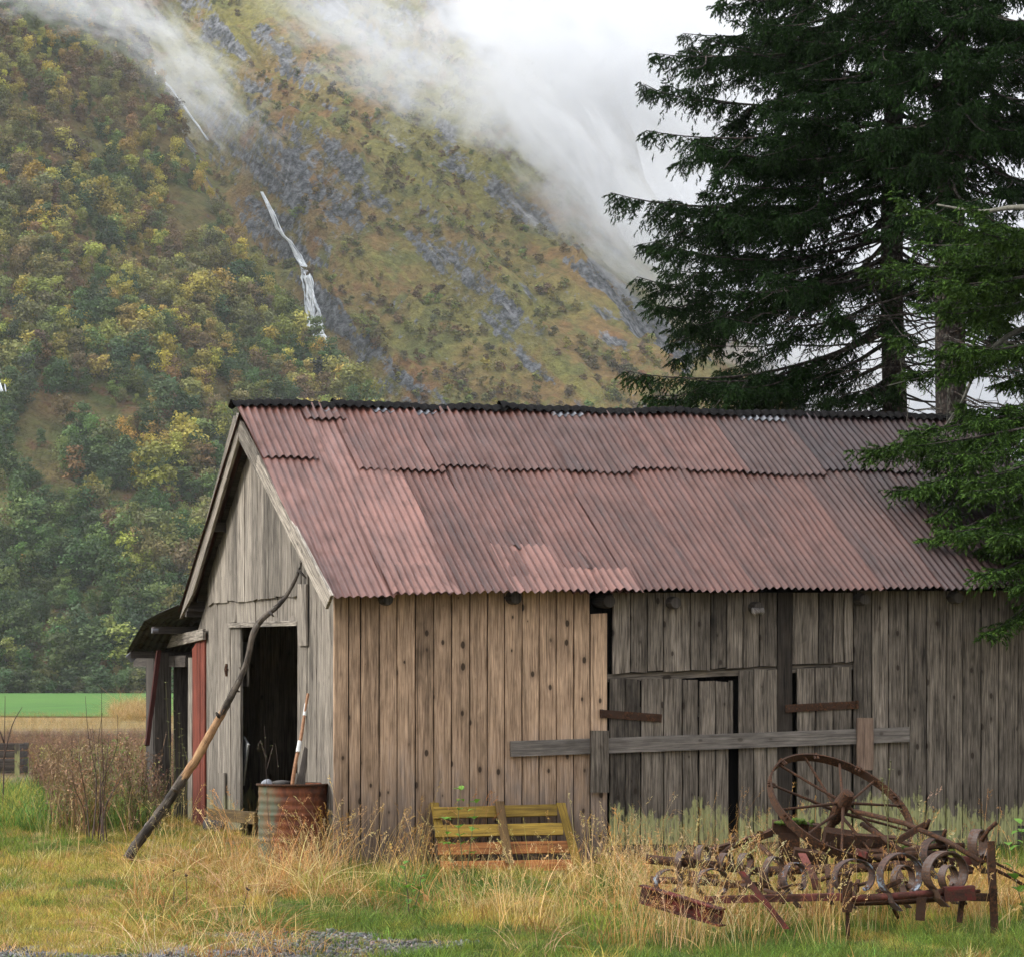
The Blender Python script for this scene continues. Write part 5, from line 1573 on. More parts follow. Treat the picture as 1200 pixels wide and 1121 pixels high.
# a lichen-grey dead limb of that spruce, forked, hanging in front of the second trunk
tree3 = [o for o in COL.objects if o.name.startswith('spruce') and o.parent is None][-1]
GREY = plain('lichen_grey_bark', (0.13, 0.125, 0.10), 0.95, 0.5, 30, 0.6)
mb = MB(); F3 = Vector(f3)
def limb(L, r0, r1):
    P = smooth_path([at(*q) - F3 for q in L], 4); tube(mb, P, list(np.linspace(r0, r1, len(P))), 7, .5, jit=.12)
limb([(1330, 360, 31.6), (1200, 385, 32.4), (1150, 425, 32.6), (1128, 470, 32.6), (1100, 520, 32.5)], 0.035, 0.010)
limb([(1150, 425, 32.6), (1120, 440, 32.5), (1085, 442, 32.4), (1040, 452, 32.3)], 0.016, 0.004)
limb([(1128, 470, 32.6), (1108, 500, 32.4), (1098, 528, 32.3)], 0.014, 0.005)
limb([(1330, 250, 31.6), (1200, 243, 33.0), (1150, 248, 33.4), (1098, 240, 33.6)], 0.04, 0.010)
limb([(1180, 395, 32.5), (1165, 440, 32.5), (1172, 480, 32.4)], 0.012, 0.004)
for q in range(26):
    x, y = random.uniform(1050, 1200), random.uniform(400, 520); a_ = random.uniform(0, 6.28); l_ = random.uniform(14, 46)
    limb([(x, y, 32.6), (x + l_ * .5 * math.cos(a_), y + l_ * .5 * math.sin(a_) + random.uniform(-4, 4), 32.5), (x + l_ * math.cos(a_), y + l_ * math.sin(a_), 32.4)], 0.006, 0.002)
mb.build('dead_limb', GREY, tree3, smooth=True)
# ---------------------------------------------------------------- broad-leaved trees on the hillside
LEAF_I = leafy('hillside_leaves', 'inst', var=0.45, transl=0.25)
LEAF_O = leafy('single_tree_leaves', 'obj', var=0.45, transl=0.25)
BRANCH = plain('pale_bark', (0.14, 0.125, 0.11), 0.9, 0.3, 3)

def crown_proto(name, seed, n, mat, tall=1.0, lumps=7, leaf=0.052, trunk=True):
    """a tree one unit tall: leaf clumps in uneven lumps, with a few stems"""
    rng = np.random.default_rng(seed)
    C = []; 
    for k in range(lumps):
        a = rng.random() * 6.28; z = 0.28 + 0.6 * (k / max(1, lumps - 1)) + rng.normal(0, .05)
        rr = 0.21 * math.sin(min(1, (1.05 - z) / .6) * 1.4) * rng.uniform(.5, 1.1) / tall
        C.append((math.cos(a) * rr, math.sin(a) * rr, z, rng.uniform(0.08, 0.22) / tall ** .5))
    C = np.array(C)
    w_ = C[:, 3] ** 2; w_ /= w_.sum()
    i = rng.choice(len(C), n, p=w_)
    d = nrm(rng.normal(0, 1, (n, 3)))
    d[:, 2] = np.abs(d[:, 2]) * np.where(rng.random(n) < 0.75, 1, -1)
    r = C[i, 3] * rng.uniform(0.35, 1.25, n)
    p = C[i, :3] + d * r[:, None] * np.array([1, 1, .85])
    nv = nrm(d + rng.normal(0, .6, (n, 3)))
    u = nrm(np.cross(nv, rng.normal(0, 1, (n, 3)))); v = np.cross(nv, u)
    s = leaf * rng.uniform(.5, 1.25, n)[:, None]
    k = rng.uniform(.4, .9, n)[:, None]
    Q = np.stack([p - u * s, p - v * s * k, p + u * s, p + v * s * k], 1)
    clump = rng.random(len(C))
    sh = np.clip(0.5 + 0.35 * (clump[i] - .5) + rng.normal(0, .2, n), 0, 1)
    V = Q.reshape(-1, 3); F = np.arange(n * 4).reshape(-1, 4); S = np.repeat(sh, 4)
    return V, F, S

def make_proto(name, seed, n, mat, link=False, **kw):
    V, F, S = crown_proto(name, seed, n, mat, **kw)
    return mesh_np(name, V, F, mat, vattr={'shade': S}, link=link)

def jitter_cols(rng, base, n, amt=0.26):
    c = np.array(base)[rng.integers(0, len(base), n)]
    return np.clip(c * (1 + rng.normal(0, amt, (n, 1))) * (1 + rng.normal(0, 0.08, (n, 3))), 0.005, 1)

GREEN = [(0.048, 0.086, 0.024), (0.062, 0.104, 0.028), (0.086, 0.124, 0.032), (0.052, 0.086, 0.034)]
OLIVE = [(0.15, 0.175, 0.042), (0.20, 0.20, 0.046), (0.14, 0.14, 0.052), (0.20, 0.175, 0.055)]
GOLD = [(0.33, 0.29, 0.055), (0.38, 0.31, 0.05), (0.27, 0.26, 0.055), (0.31, 0.235, 0.055)]
BROWN = [(0.15, 0.10, 0.045), (0.13, 0.095, 0.05), (0.17, 0.105, 0.04)]
rng = np.random.default_rng(5)

def hill_tint(X, Y, z, n):
    h = z + 34 * (fbm(X / 28, Y / 28, 71, 3) - 0.5)
    sel = np.clip(0.5 + 1.9 * (fbm(X / 9 + 7, Y / 9, 73, 3) - .5) + rng.normal(0, .17, n), 0, .999)
    g, o, y, b_ = jitter_cols(rng, GREEN, n), jitter_cols(rng, OLIVE, n), jitter_cols(rng, GOLD, n), jitter_cols(rng, BROWN, n)
    pg = np.interp(h, [5, 40, 70, 110], [0.88, 0.66, 0.34, 0.16])[:, None]
    py = np.interp(h, [5, 40, 60, 90, 140], [0.03, 0.06, 0.20, 0.30, 0.26])[:, None]
    pb = np.interp(h, [5, 40, 80, 140], [0.02, 0.07, 0.14, 0.25])[:, None]
    s = sel[:, None]
    return np.where(s < pg, g, np.where(s < pg + py, y, np.where(s < pg + py + pb, b_, o)))

# positions over the wooded spur, kept to what the lens (with a margin) can see
n0 = 15000
X = rng.uniform(-200, 30, n0); Y = rng.uniform(484, 740, n0)
z = near_hill_z(X, Y)
yc = np.interp(X, NX, NY_); t = (Y - 484) / (yc - 484)
px = MID + X / Y * FOC
ok = (z > 0.2) & (t < 1.02) & (px > -160) & (px < 720)
gap = fbm(X / 14, Y / 14, 83, 3)
ok &= (gap > 0.34 - 0.1 * (z < 25))
X, Y, z, t = X[ok], Y[ok], z[ok], t[ok]
n = len(X)
H = (2.2 + 6.4 * rng.random(n) ** 1.7) * (0.75 + 0.6 * fbm(X / 12, Y / 12, 97, 2)) * np.interp(z, [0, 40, 100, 160], [1.0, 1.0, 0.8, 0.62])
tint = hill_tint(X, Y, z, n)
order = np.argsort(-(H / Y) * (rng.uniform(0.8, 1.2, n)))
single = order[:240]; rest = order[240:]
protos = [make_proto('tree_source', 300 + k, 900, LEAF_I, leaf=0.036, tall=(1.0, 1.7, 0.8, 1.35, 1.0, 0.7)[k], lumps=(11, 9, 7, 12, 14, 6)[k]) for k in range(6)]
P = np.stack([X, Y, z - 0.25 * H * 0.6], 1)
wide = rng.uniform(0.85, 1.35, n)
SCL = np.stack([H * wide, H * wide, H], 1)
ROT = np.zeros((n, 3)); ROT[:, 2] = rng.random(n) * 6.28
scatter('woods', protos, P[rest], ROT[rest], SCL[rest], tint[rest], 'autumn woods covering the hillside behind the barn', 'woods')

meshes = [make_proto('hillside_tree', 400 + k, 1300, LEAF_O, link=False, tall=(1.0, 1.5, 0.8, 1.2)[k % 4], lumps=(12, 10, 8, 14)[k % 4], leaf=0.033).data for k in range(6)]
def hill_tree(p, s, col, label, group=None):
    o = bpy.data.objects.new('hillside_tree', meshes[random.randrange(len(meshes))])
    COL.objects.link(o); o.location = p; o.scale = s; o.rotation_euler = (0, 0, random.random() * 6.28)
    o.color = (*col, 1)
    tag(o, label, 'tree', group)
    return o
for i in single:
    c = tint[i]
    if c[0] > 1.15 * c[1] : lb = 'russet bush among the trees on the wooded hillside'
    elif c[0] > 0.9 * c[1]: lb = 'yellowing tree on the wooded hillside behind the barn'
    else: lb = 'green leafy tree on the wooded hillside behind the barn'
    hill_tree(P[i], SCL[i], c, lb, 'trees on the wooded hillside')
for x, y, hp_, wd, col, lb in ((182, 592, 74, 1.25, (0.20, 0.20, 0.030), 'large yellow-green birch halfway down the slope, left of the gable roof'),
                           (160, 575, 52, 1.0, (0.28, 0.23, 0.03), 'yellow-topped small birch on the left side of the large yellow-green birch'),
                           (34, 676, 32, 1.3, (0.36, 0.20, 0.025), 'round orange-yellow bush low on the slope near the left edge'),
                           (115, 584, 22, 1.3, (0.20, 0.22, 0.03), 'small bright lime bush left of the large birch'),
                           (230, 672, 26, 1.4, (0.20, 0.16, 0.03), 'small mustard bush just left of the barn roof low on the slope'),
                           (195, 438, 52, 0.9, (0.30, 0.24, 0.03), 'slender golden tree on the upper slope above the barn'),
                           (238, 456, 46, 1.2, (0.28, 0.23, 0.035), 'golden spreading tree just above the left end of the roof'),
                           (118, 258, 50, 1.35, (0.27, 0.22, 0.035), 'broad golden tree high on the left slope'),
                           (42, 232, 46, 1.3, (0.30, 0.20, 0.03), 'orange-gold tree high on the slope near the left edge'),
                           (72, 430, 40, 1.3, (0.23, 0.19, 0.035), 'dull gold tree at mid height left of the golden trees'),
                           (150, 790, 30, 1.5, (0.16, 0.17, 0.03), 'yellow-green bush at the foot of the slope beside the lean-to'),
                           (330, 415, 46, 1.2, (0.17, 0.19, 0.03), 'lime green tree on the slope edge above the roof ridge')):
    h_ = hit(NH_T, x, y)
    if h_ is None: continue
    s_ = hp_ * h_.y / FOC
    hill_tree(h_ - Vector((0, 0, 0.12 * s_)), (s_ * wd, s_ * wd, s_ * 1.1), col, lb)

# a willow thicket along the far edge of the field
nw = 260
Xw = rng.uniform(-110, -30, nw); Yw = rng.uniform(479, 489, nw)
Hw = rng.uniform(2.6, 6.2, nw)
scatter('willow_thicket_undergrowth', protos, np.stack([Xw, Yw, -0.25 * Hw], 1), np.stack([0 * Xw, 0 * Xw, rng.random(nw) * 6.28], 1), np.stack([Hw * 1.4, Hw * 1.4, Hw], 1),
        jitter_cols(rng, [(0.055, 0.092, 0.036), (0.066, 0.108, 0.04), (0.085, 0.115, 0.04), (0.10, 0.10, 0.035)], nw), 'grey-green willow thicket between field and slope', 'undergrowth')

# low birch and heather scrub on the far mountain
n0 = 34000
X = rng.uniform(-330, 140, n0); Y = rng.uniform(645, 1280, n0)
z = far_mtn_z(X, Y); px = MID + X / Y * FOC
zn = (far_mtn_z(X + 3, Y) - z) / 3; zy_ = (far_mtn_z(X, Y + 3) - z) / 3
ok = (z > 3) & (px > 60) & (px < 860) & (np.abs(zn) < 1.0) & (zy_ < 1.25) & (zy_ > -0.1)
ok &= fbm(X / 22, Y / 22, 91, 3) > 0.40
X, Y, z = X[ok], Y[ok], z[ok]; n = len(X)
sel = rng.random(n)[:, None]
k = (fbm(X / 40, Y / 40, 93, 3))[:, None]
c_ = np.where(sel < 0.40 + (k - .5), jitter_cols(rng, OLIVE, n), np.where(sel < 0.72, jitter_cols(rng, GOLD, n) * 0.6, jitter_cols(rng, BROWN, n)))
c_ = np.where((z < 70)[:, None] & (sel < .6), jitter_cols(rng, [(0.10, 0.15, 0.035), (0.17, 0.19, 0.04)], n), c_)
small = [make_proto('scrub_source', 500 + q, 120, LEAF_I, tall=0.8, lumps=5, leaf=0.10) for q in range(5)]
Hs = rng.uniform(1.2, 4.2, n) * np.interp(z, [0, 120, 260], [1.1, 0.85, 0.6])
scatter('mountain_scrub_vegetation', small, np.stack([X, Y, z - .25 * Hs], 1), np.stack([0 * X, 0 * X, rng.random(n) * 6.28], 1), np.stack([Hs * 1.3, Hs * 1.3, Hs], 1), c_, 'golden and rust coloured birch scrub on the mountainside', 'scrub')
# ---------------------------------------------------------------- grass and weeds
BLADE = leafy('grass_blades', 'inst', var=0.6, transl=0.35)
STALK = leafy('straw_stalks', 'inst', var=0.35, transl=0.3, rough=0.5)
WEED = leafy('dry_weeds', 'inst', var=0.45, transl=0.15)

def blades(rng, n, rad, h0, h1, w0, bend, seg=4, head=0.0, upright=1.0):
    """n curved blades in a tuft; head = size of a seed head at the tip"""
    V = []; F = []; S = []
    for k in range(n):
        a = rng.random() * 6.28; r = rad * rng.random() ** .5
        p = np.array([math.cos(a) * r, math.sin(a) * r, -0.02])
        b_ = a + rng.normal(0, 1.0)
        h = rng.uniform(h0, h1); bd = bend * rng.uniform(.3, 1.4)
        out = np.array([math.cos(b_), math.sin(b_), 0]); sd_ = np.array([-out[1], out[0], 0])
        tw = rng.random() * 3.1; wv = sd_ * math.cos(tw) + out * math.sin(tw) * .7
        base = len(V); sh = rng.random()
        for i in range(seg + 1):
            t = i / seg
            q = p + np.array([0, 0, 1.0]) * h * (t - 0.30 * bd * t ** 2.4) * upright + out * h * bd * (t ** 1.9) * .75
            wd = w0 * (1 - t) ** .7 + 0.0006
            V += [q - wv * wd, q + wv * wd]; S += [sh, sh]
        for i in range(seg):
            o = base + i * 2; F.append((o, o + 1, o + 3, o + 2))
        if head > 0 and rng.random() < .8:
            d_ = nrm((q - (np.array(V[-4]) + np.array(V[-3])) / 2)[None])[0]
            for j in range(9):
                c_ = q - d_ * head * (1 - j / 9.0) * 1.0 + rng.normal(0, head * .06, 3)
                o_ = nrm((rng.normal(0, 1, 3) + d_ * 1.6)[None])[0] * head * .22
                s2 = nrm(np.cross(o_, rng.normal(0, 1, 3))[None])[0] * 0.0035
                m_ = len(V); V += [c_ - s2, c_ + s2, c_ + o_ + s2 * .4, c_ + o_ - s2 * .4]; S += [sh * .6] * 4
                F.append((m_, m_ + 1, m_ + 2, m_ + 3))
    return np.array(V), np.array(F), np.array(S)

def weed_geo(rng, n, rad, h0, h1, leaves=10):
    """stiff branching dead stems with shrivelled leaves and seed clusters"""
    V = []; F = []; S = []
    def rib(p, q, w0, w1, sh):
        d_ = q - p; s_ = nrm(np.cross(d_, rng.normal(0, 1, 3))[None])[0]
        o = len(V); V.extend([p - s_ * w0, p + s_ * w0, q + s_ * w1, q - s_ * w1]); S.extend([sh] * 4); F.append((o, o + 1, o + 2, o + 3))
    for k in range(n):
        a = rng.random() * 6.28; r = rad * rng.random() ** .5
        p = np.array([math.cos(a) * r, math.sin(a) * r, -0.03]); d_ = np.array([rng.normal(0, .13), rng.normal(0, .13), 1.0])
        h = rng.uniform(h0, h1); sh = rng.random(); n_ = 6
        for i in range(n_):
            q = p + d_ * h / n_; d_ = d_ + np.array([rng.normal(0, .07), rng.normal(0, .07), 0])
            rib(p, q, .006 * (1 - i / n_) + .0025, .006 * (1 - (i + 1) / n_) + .002, sh * .7)
            if i > 1:
                for _ in range(2):
                    b_ = nrm(np.array([[rng.normal(), rng.normal(), rng.uniform(.5, 1.5)]]))[0] * h * rng.uniform(.07, .2)
                    rib(q, q + b_, .003, .0015, sh * .8)
                    for _ in range(leaves // 4):
                        c_ = q + b_ * rng.uniform(.3, 1.1); e = nrm(rng.normal(0, 1, (1, 3)))[0] * rng.uniform(.012, .035)
                        rib(c_, c_ + e, .008, .004, min(1, sh + rng.uniform(-.2, .4)))
            p = q
    return np.array(V), np.array(F), np.array(S)

def src(name, geo, mat):
    V, F, S = geo
    return mesh_np(name, V, F, mat, vattr={'shade': S}, link=False)
rng = np.random.default_rng(77)
SHORT = [src('short_grass_source', blades(rng, 46, 0.15, 0.045, 0.15, 0.0028, 0.9), BLADE) for _ in range(6)]
MIDG = [src('mid_grass_source', blades(rng, 40, 0.14, 0.14, 0.36, 0.003, 0.95), BLADE) for _ in range(6)]
TALL = [src('tall_grass_source', blades(rng, 7, 0.16, 0.40, 0.98, 0.0021, 0.62, 7, head=0.11), STALK) for _ in range(8)]
LYING = [src('lying_straw_source', blades(rng, 22, 0.2, 0.25, 0.6, 0.0024, 1.5, 6, upright=.7), STALK) for _ in range(5)]
WEEDS = [src('weed_source', weed_geo(rng, 9, 0.25, 0.55, 1.0), WEED) for _ in range(6)]

def spread(n, y0, y1, x0px, x1px, bias=1.0):
    Y = y0 + (y1 - y0) * rng.random(n) ** bias
    px = rng.uniform(x0px, x1px, n)
    return (px - MID) / FOC * Y, Y
def in_barn(X, Y, m=0.0):
    dx, dy = X - AX, Y - AY
    u = dx * CF + dy * SF; v = -dx * SF + dy * CF
    return (u > -m) & (v > -m) & (u < 7.7 + m) & (v < 8.3 + m)
def rots(n, tilt=0.12):
    r_ = rng.normal(0, tilt, (n, 3)); r_[:, 2] = rng.random(n) * 6.28; return r_
def gpts(X, Y, dz=0.0): return np.stack([X, Y, ground_z(X, Y) + dz], 1)

GRASS_G = [(0.125, 0.195, 0.028), (0.18, 0.225, 0.034), (0.095, 0.165, 0.03)]
GRASS_Y = [(0.36, 0.31, 0.055), (0.44, 0.33, 0.07), (0.29, 0.28, 0.05)]
STRAW = [(0.58, 0.41, 0.17), (0.66, 0.48, 0.24), (0.54, 0.33, 0.11), (0.46, 0.25, 0.08)]
RUSTY = [(0.36, 0.17, 0.045), (0.30, 0.13, 0.04)]

# short turf
n = 26000
X, Y = spread(n, 19.5, 46, -90, 1290, 1.25)
gm = ((Y + 4.6 * (fbm(X * 0.75, Y * 0.95, 33, 3) - .5)) < 22.3) & (X + 2.0 * (fbm(X * .75, Y * .75, 35, 3)) < 0.3)
ok = ~in_barn(X, Y, 0.05) & ~((Y > 31) & (X > 3)) & ~(gm & (X < 1.2) & (rng.random(n) < .88))
X, Y = X[ok], Y[ok]; n = len(X)
k = fbm(X * 0.55 + 3, Y * 0.45, 61, 4); k2 = fbm(X * 2.1, Y * 2.1, 63, 3)
green = sstep(0.47, 0.63, k + 0.35 * (k2 - .5) + 0.10 * sstep(2.2, 4.2, X) * (Y < 24) + 0.12 * sstep(30, 38, Y))
tn = np.where((rng.random(n) < green)[:, None], jitter_cols(rng, GRASS_G, n, .28), np.where((rng.random(n) < .78)[:, None], jitter_cols(rng, GRASS_Y, n, .18), jitter_cols(rng, STRAW, n, .2)))
scatter('short_grass', SHORT, gpts(X, Y), rots(n, .1), rng.uniform(.45, 1.05, n) * (0.55 + .6 * k2), tn, 'short yellow-green autumn grass', 'grass')
# matted mid-height grass
n = 9500
X, Y = spread(n, 20.6, 34, -90, 1290, 1.0)
u_ = (X - AX) * CF + (Y - AY) * SF; v_ = -(X - AX) * SF + (Y - AY) * CF
den = 0.03 + 0.34 * np.exp(-((v_ + 1.6) / 1.9) ** 2) * sstep(-1.6, 0.2, u_) + 0.42 * sstep(1.2, 3.2, X)
den *= np.where((X < -1.3) & (Y < 25), 0.35, 1)
ok = ~in_barn(X, Y, 0.04) & (rng.random(n) < den) & ~((Y > 30.5) & (X > 3)) & ~((Y < 23.6) & (X < 0.2) & (rng.random(n) < .8)) & ~((np.abs(MID + X / Y * FOC - 600) < 95) & (Y > 26.6) & (rng.random(n) < .7))
X, Y = X[ok], Y[ok]; n = len(X)
k = fbm(X * 0.8, Y * 0.8, 65, 3)
g = sstep(0.42, 0.6, k + 0.18 * sstep(2.4, 4.2, X) * (Y < 24.5))
tn = np.where((rng.random(n) < g)[:, None], jitter_cols(rng, GRASS_G, n, .2), np.where((rng.random(n) < .5)[:, None], jitter_cols(rng, GRASS_Y, n, .2), jitter_cols(rng, STRAW + RUSTY, n, .2)))
scatter('meadow_grass', MIDG, gpts(X, Y), rots(n, .15), rng.uniform(.45, 1.0, n) * np.where((np.abs(MID + X / Y * FOC - 605) < 105) & (Y > 24.3), .5, 1) * np.where((MID + X / Y * FOC > 740) & (Y < 24), .7, 1), tn, 'matted yellow and rusty meadow grass before the barn', 'grass')
# tall straw along the wall, round the pallet and the harrow
A = []
def patch(n, x0, x1, y0, y1):
    A.append(spread(n, y0, y1, x0, x1))
n = 360
u_ = rng.uniform(-0.3, 7.4, n); v_ = -0.10 - rng.random(n) ** 1.5 * 2.3
keep = rng.random(n) < np.interp(u_, [0, .5, 1.0, 2.2, 2.6, 3.2, 5, 7.4], [.8, .62, .62, .66, .50, .30, .12, .10])
wp_ = np.array([barn_to_world(a, b_, 0)[:2] for a, b_ in zip(u_[keep], v_[keep])])
A.append((wp_[:, 0], wp_[:, 1]))
patch(95, 735, 1000, 22.0, 25.2); patch(50, 1000, 1190, 22.8, 25.6); patch(45, 280, 400, 26.5, 28.6); patch(50, 520, 800, 23, 26.5); patch(26, 190, 300, 28, 31); patch(14, 20, 200, 26, 34); patch(36, 730, 900, 21.6, 23.2)
X = np.concatenate([a[0] for a in A]); Y = np.concatenate([a[1] for a in A])
ok = ~in_barn(X, Y, 0.03) & ~((np.abs(MID + X / Y * FOC - 612) < 75) & (Y > 24.8) & (rng.random(len(X)) < .8)); X, Y = X[ok], Y[ok]; n = len(X)
sc = rng.uniform(.5, 1.05, n)
scatter('tall_grass', TALL, gpts(X, Y), rots(n, .16), sc, jitter_cols(rng, STRAW, n, .18), 'tall dry straw coloured grass with drooping seed heads', 'grass')
n = 700
X, Y = spread(n, 21.6, 29, 150, 1000)
ok = ~in_barn(X, Y, 0.2) & (fbm(X, Y, 67, 3) > .46) & ~((np.abs(MID + X / Y * FOC - 600) < 95) & (Y > 25)); X, Y = X[ok], Y[ok]; n = len(X)
scatter('lying_straw_grass', LYING, gpts(X, Y, .02), rots(n, .3), rng.uniform(.6, 1.1, n), jitter_cols(rng, STRAW + RUSTY, n, .2), 'flattened dry straw lying over the turf', 'grass')
# brown weeds over the rough ground to the left
WB = [(0.17, 0.095, 0.055), (0.21, 0.125, 0.065), (0.13, 0.075, 0.05), (0.26, 0.17, 0.09)]
n = 3000
X, Y = spread(n, 40, 84, -80, 205, 1.1)
ok = ~in_barn(X, Y, 0.1) & ~((MID + X / Y * FOC < 48) & (Y < 56)); X, Y = X[ok], Y[ok]; n = len(X)
k = fbm(X * .25, Y * .12, 69, 3)
tn = np.where((rng.random(n) < sstep(.5, .62, k) * .5)[:, None], jitter_cols(rng, [(0.13, 0.15, 0.035), (0.24, 0.20, 0.05)], n), jitter_cols(rng, WB, n))
scatter('brown_weeds', WEEDS, gpts(X, Y), rots(n, .1), rng.uniform(.35, 0.7, n) * np.interp(Y, [40, 84], [1, .62]), tn, 'dense brown dead weeds on the rough ground left of the barn', 'weeds')
n = 150
X, Y = spread(n, 32.5, 42, 45, 178, 1.2)
ok = ~in_barn(X, Y, 0.05) & (rng.random(n) < np.interp(MID + X / Y * FOC, [55, 95, 150, 186], [.15, .7, 1, 1])); X, Y = X[ok], Y[ok]; n = len(X)
tn = np.where((rng.random(n) < .25)[:, None], jitter_cols(rng, [(0.12, 0.16, 0.04), (0.2, 0.19, 0.05)], n), jitter_cols(rng, WB, n))
scatter('tall_weeds', WEEDS, gpts(X, Y), rots(n, .1), rng.uniform(.45, 1.0, n), tn, 'tall brown dead weeds crowding the lean-to', 'weeds')
n = 900
X, Y = spread(n, 33, 43, -80, 170)
ok = ~in_barn(X, Y, 0.1); X, Y = X[ok], Y[ok]; n = len(X)
scatter('lush_grass', MIDG, gpts(X, Y), rots(n, .15), rng.uniform(.7, 1.5, n), np.where((rng.random(n) < .7)[:, None], jitter_cols(rng, [(0.08, 0.17, 0.03), (0.11, 0.20, 0.035)], n), jitter_cols(rng, GRASS_Y, n)), 'lush green grass strip in front of the brown weeds', 'grass')
n = 2600
X, Y = spread(n, 97, 147, -60, 215)
tn = jitter_cols(rng, [(0.36, 0.24, 0.09), (0.30, 0.19, 0.07), (0.24, 0.18, 0.06), (0.20, 0.15, 0.05)], n)
scatter('straw_coloured_grass', TALL, gpts(X, Y), rots(n, .2), rng.uniform(.28, .5, n), tn, 'pale straw coloured grass along the near edge of the field', 'grass')
n = 240
X, Y = spread(n, 128, 140, 135, 185)
scatter('dead_grass_mound', LYING, gpts(X, Y, .1) + np.stack([0 * X, 0 * X, 0.55 * np.exp(-((X + 16.6) / 1.0) ** 2) * rng.random(n)], 1), rots(n, .3), rng.uniform(1.2, 2.4, n), jitter_cols(rng, [(0.42, 0.30, 0.13), (0.36, 0.24, 0.09)], n), 'heap of pale dead grass at the field edge beside the lean-to', 'grass')

# ---------------------------------------------------------------- gravel at the front
def stone_src(seed):
    r_ = np.random.default_rng(seed); V = []; F = []
    n_, m_ = 4, 6
    sq = r_.uniform(.6, 1.2, 3) * np.array([1, 1, .6])
    for i in range(n_ + 1):
        for j in range(m_):
            a, b_ = math.pi * i / n_, 6.283 * j / m_
            V.append(np.array([math.sin(a) * math.cos(b_), math.sin(a) * math.sin(b_), math.cos(a)]) * sq * r_.uniform(.8, 1.1))
    for i in range(n_):
        for j in range(m_): F.append((i * m_ + j, (i + 1) * m_ + j, (i + 1) * m_ + (j + 1) % m_, i * m_ + (j + 1) % m_))
    V = np.array(V); return V, np.array(F), r_.random(len(V))
GRAV = leafy('gravel_stone', 'inst', var=0.2, transl=0.0, rough=0.9)
STN = [src('gravel_source', stone_src(900 + q), GRAV) for q in range(6)]
n = 26000
X, Y = spread(n, 20.6, 24.4, -90, 800)
gm = Y + 4.6 * (fbm(X * 0.75, Y * 0.95, 33, 3) - .5) + rng.normal(0, .12, n)
ok = (gm < 22.35) & (X + 2.0 * (fbm(X * .75, Y * .75, 35, 3)) < 0.2); X, Y = X[ok], Y[ok]; n = len(X)
scatter('gravel', STN, gpts(X, Y, .004), rng.random((n, 3)) * 6.28, (.003 + .018 * rng.random(n) ** 2) * np.where(rng.random(n) < .06, 1.9, 1), jitter_cols(rng, [(0.12, 0.115, 0.105), (0.17, 0.16, 0.145), (0.07, 0.066, 0.06)], n), 'grey gravel showing through the grass at the front', 'gravel')

# ---------------------------------------------------------------- single plants
LEAFM = leafy('fresh_leaf', 'base', (0.12, 0.24, 0.03), 0.4, 0.35)
LEAFD = leafy('dull_leaf', 'base', (0.15, 0.16, 0.06), 0.45, 0.25)
STEMG = plain('green_brown_stem', (0.13, 0.12, 0.045), 0.8, 0.3, 30)
STEMB = plain('dark_dead_stem', (0.075, 0.05, 0.04), 0.9, 0.3, 30)
def leafgeo(rng, c, d_, L, W, sh):
    d_ = nrm(np.array(d_, float)[None])[0]; s_ = nrm(np.cross(d_, [0, 0, 1.0])[None])[0]; up = np.cross(s_, d_)
    V = []; 
    for t, w_, z in ((0, .05, 0), (.3, .9, .06), (.62, .8, .05), (1.0, .02, -.10)):
        q = c + d_ * L * t + up * L * z
        V += [q - s_ * W * w_ + up * W * .25 * w_, q, q + s_ * W * w_ + up * W * .25 * w_]
    F = [(i * 3 + j, i * 3 + j + 1, i * 3 + j + 4, i * 3 + j + 3) for i in range(3) for j in range(2)]
    return V, F, [sh] * 12
def plant(name, label, cat, foot, stems, leafmat, nleaf, L, W, stemmat=STEMG, seed=1, r0=0.006):
    """stems: list of polylines relative to the foot; leaves spread along them"""
    rg_ = np.random.default_rng(seed)
    root = empty(name, foot); tag(root, label, cat)
    mb = MB()
    V = []; F = []; S = []
    for st_ in stems:
        sp = smooth_path(st_, 4); tube(mb, sp, list(np.linspace(r0, r0 * .3, len(sp))), 5, .5)
        for k in range(nleaf):
            i = int(rg_.uniform(.25, .999) * len(sp)); i = min(i, len(sp) - 1)
            a = k * 2.4 + rg_.random(); dd = (math.cos(a), math.sin(a), rg_.uniform(-.1, .7))
            v, f, s_ = leafgeo(rg_, np.array(sp[i]), dd, L * rg_.uniform(.6, 1.2), W * rg_.uniform(.7, 1.2), rg_.random())
            b_ = len(V); V += v; F += [tuple(x + b_ for x in q) for q in f]; S += s_
    mb.build('stem', stemmat, root, smooth=True)
    if V: mesh_np('leaves', np.array(V), np.array(F), leafmat, root, vattr={'shade': np.array(S)})
    return root
def rel(foot, L, Y): return [at(x, y, Y + dy) - foot for x, y, dy in L]
f = on_ground(545, 1048); pY = f.y
plant('sapling', 'bright green leafy sapling in front of the pallet', 'plant', f, [rel(f, [(545, 1048, 0), (541, 1000, 0), (537, 960, 0), (541, 918, 0)], pY), rel(f, [(545, 1040, 0), (552, 985, 0.05), (558, 940, .1)], pY), rel(f, [(545, 1045, 0), (528, 1000, -.05), (522, 960, -.1)], pY)], LEAFM, 13, 0.085, 0.027, seed=3)
f = on_ground(480, 1075)
plant('sapling', 'low green seedling in the straw grass left of the pallet', 'plant', f, [rel(f, [(480, 1078, 0), (478, 1050, 0), (474, 1012, 0)], f.y), rel(f, [(480, 1078, 0), (490, 1050, 0), (494, 1022, 0)], f.y)], LEAFM, 9, 0.085, 0.032, seed=4, stemmat=STEMB)
f = on_ground(1207, 1090)
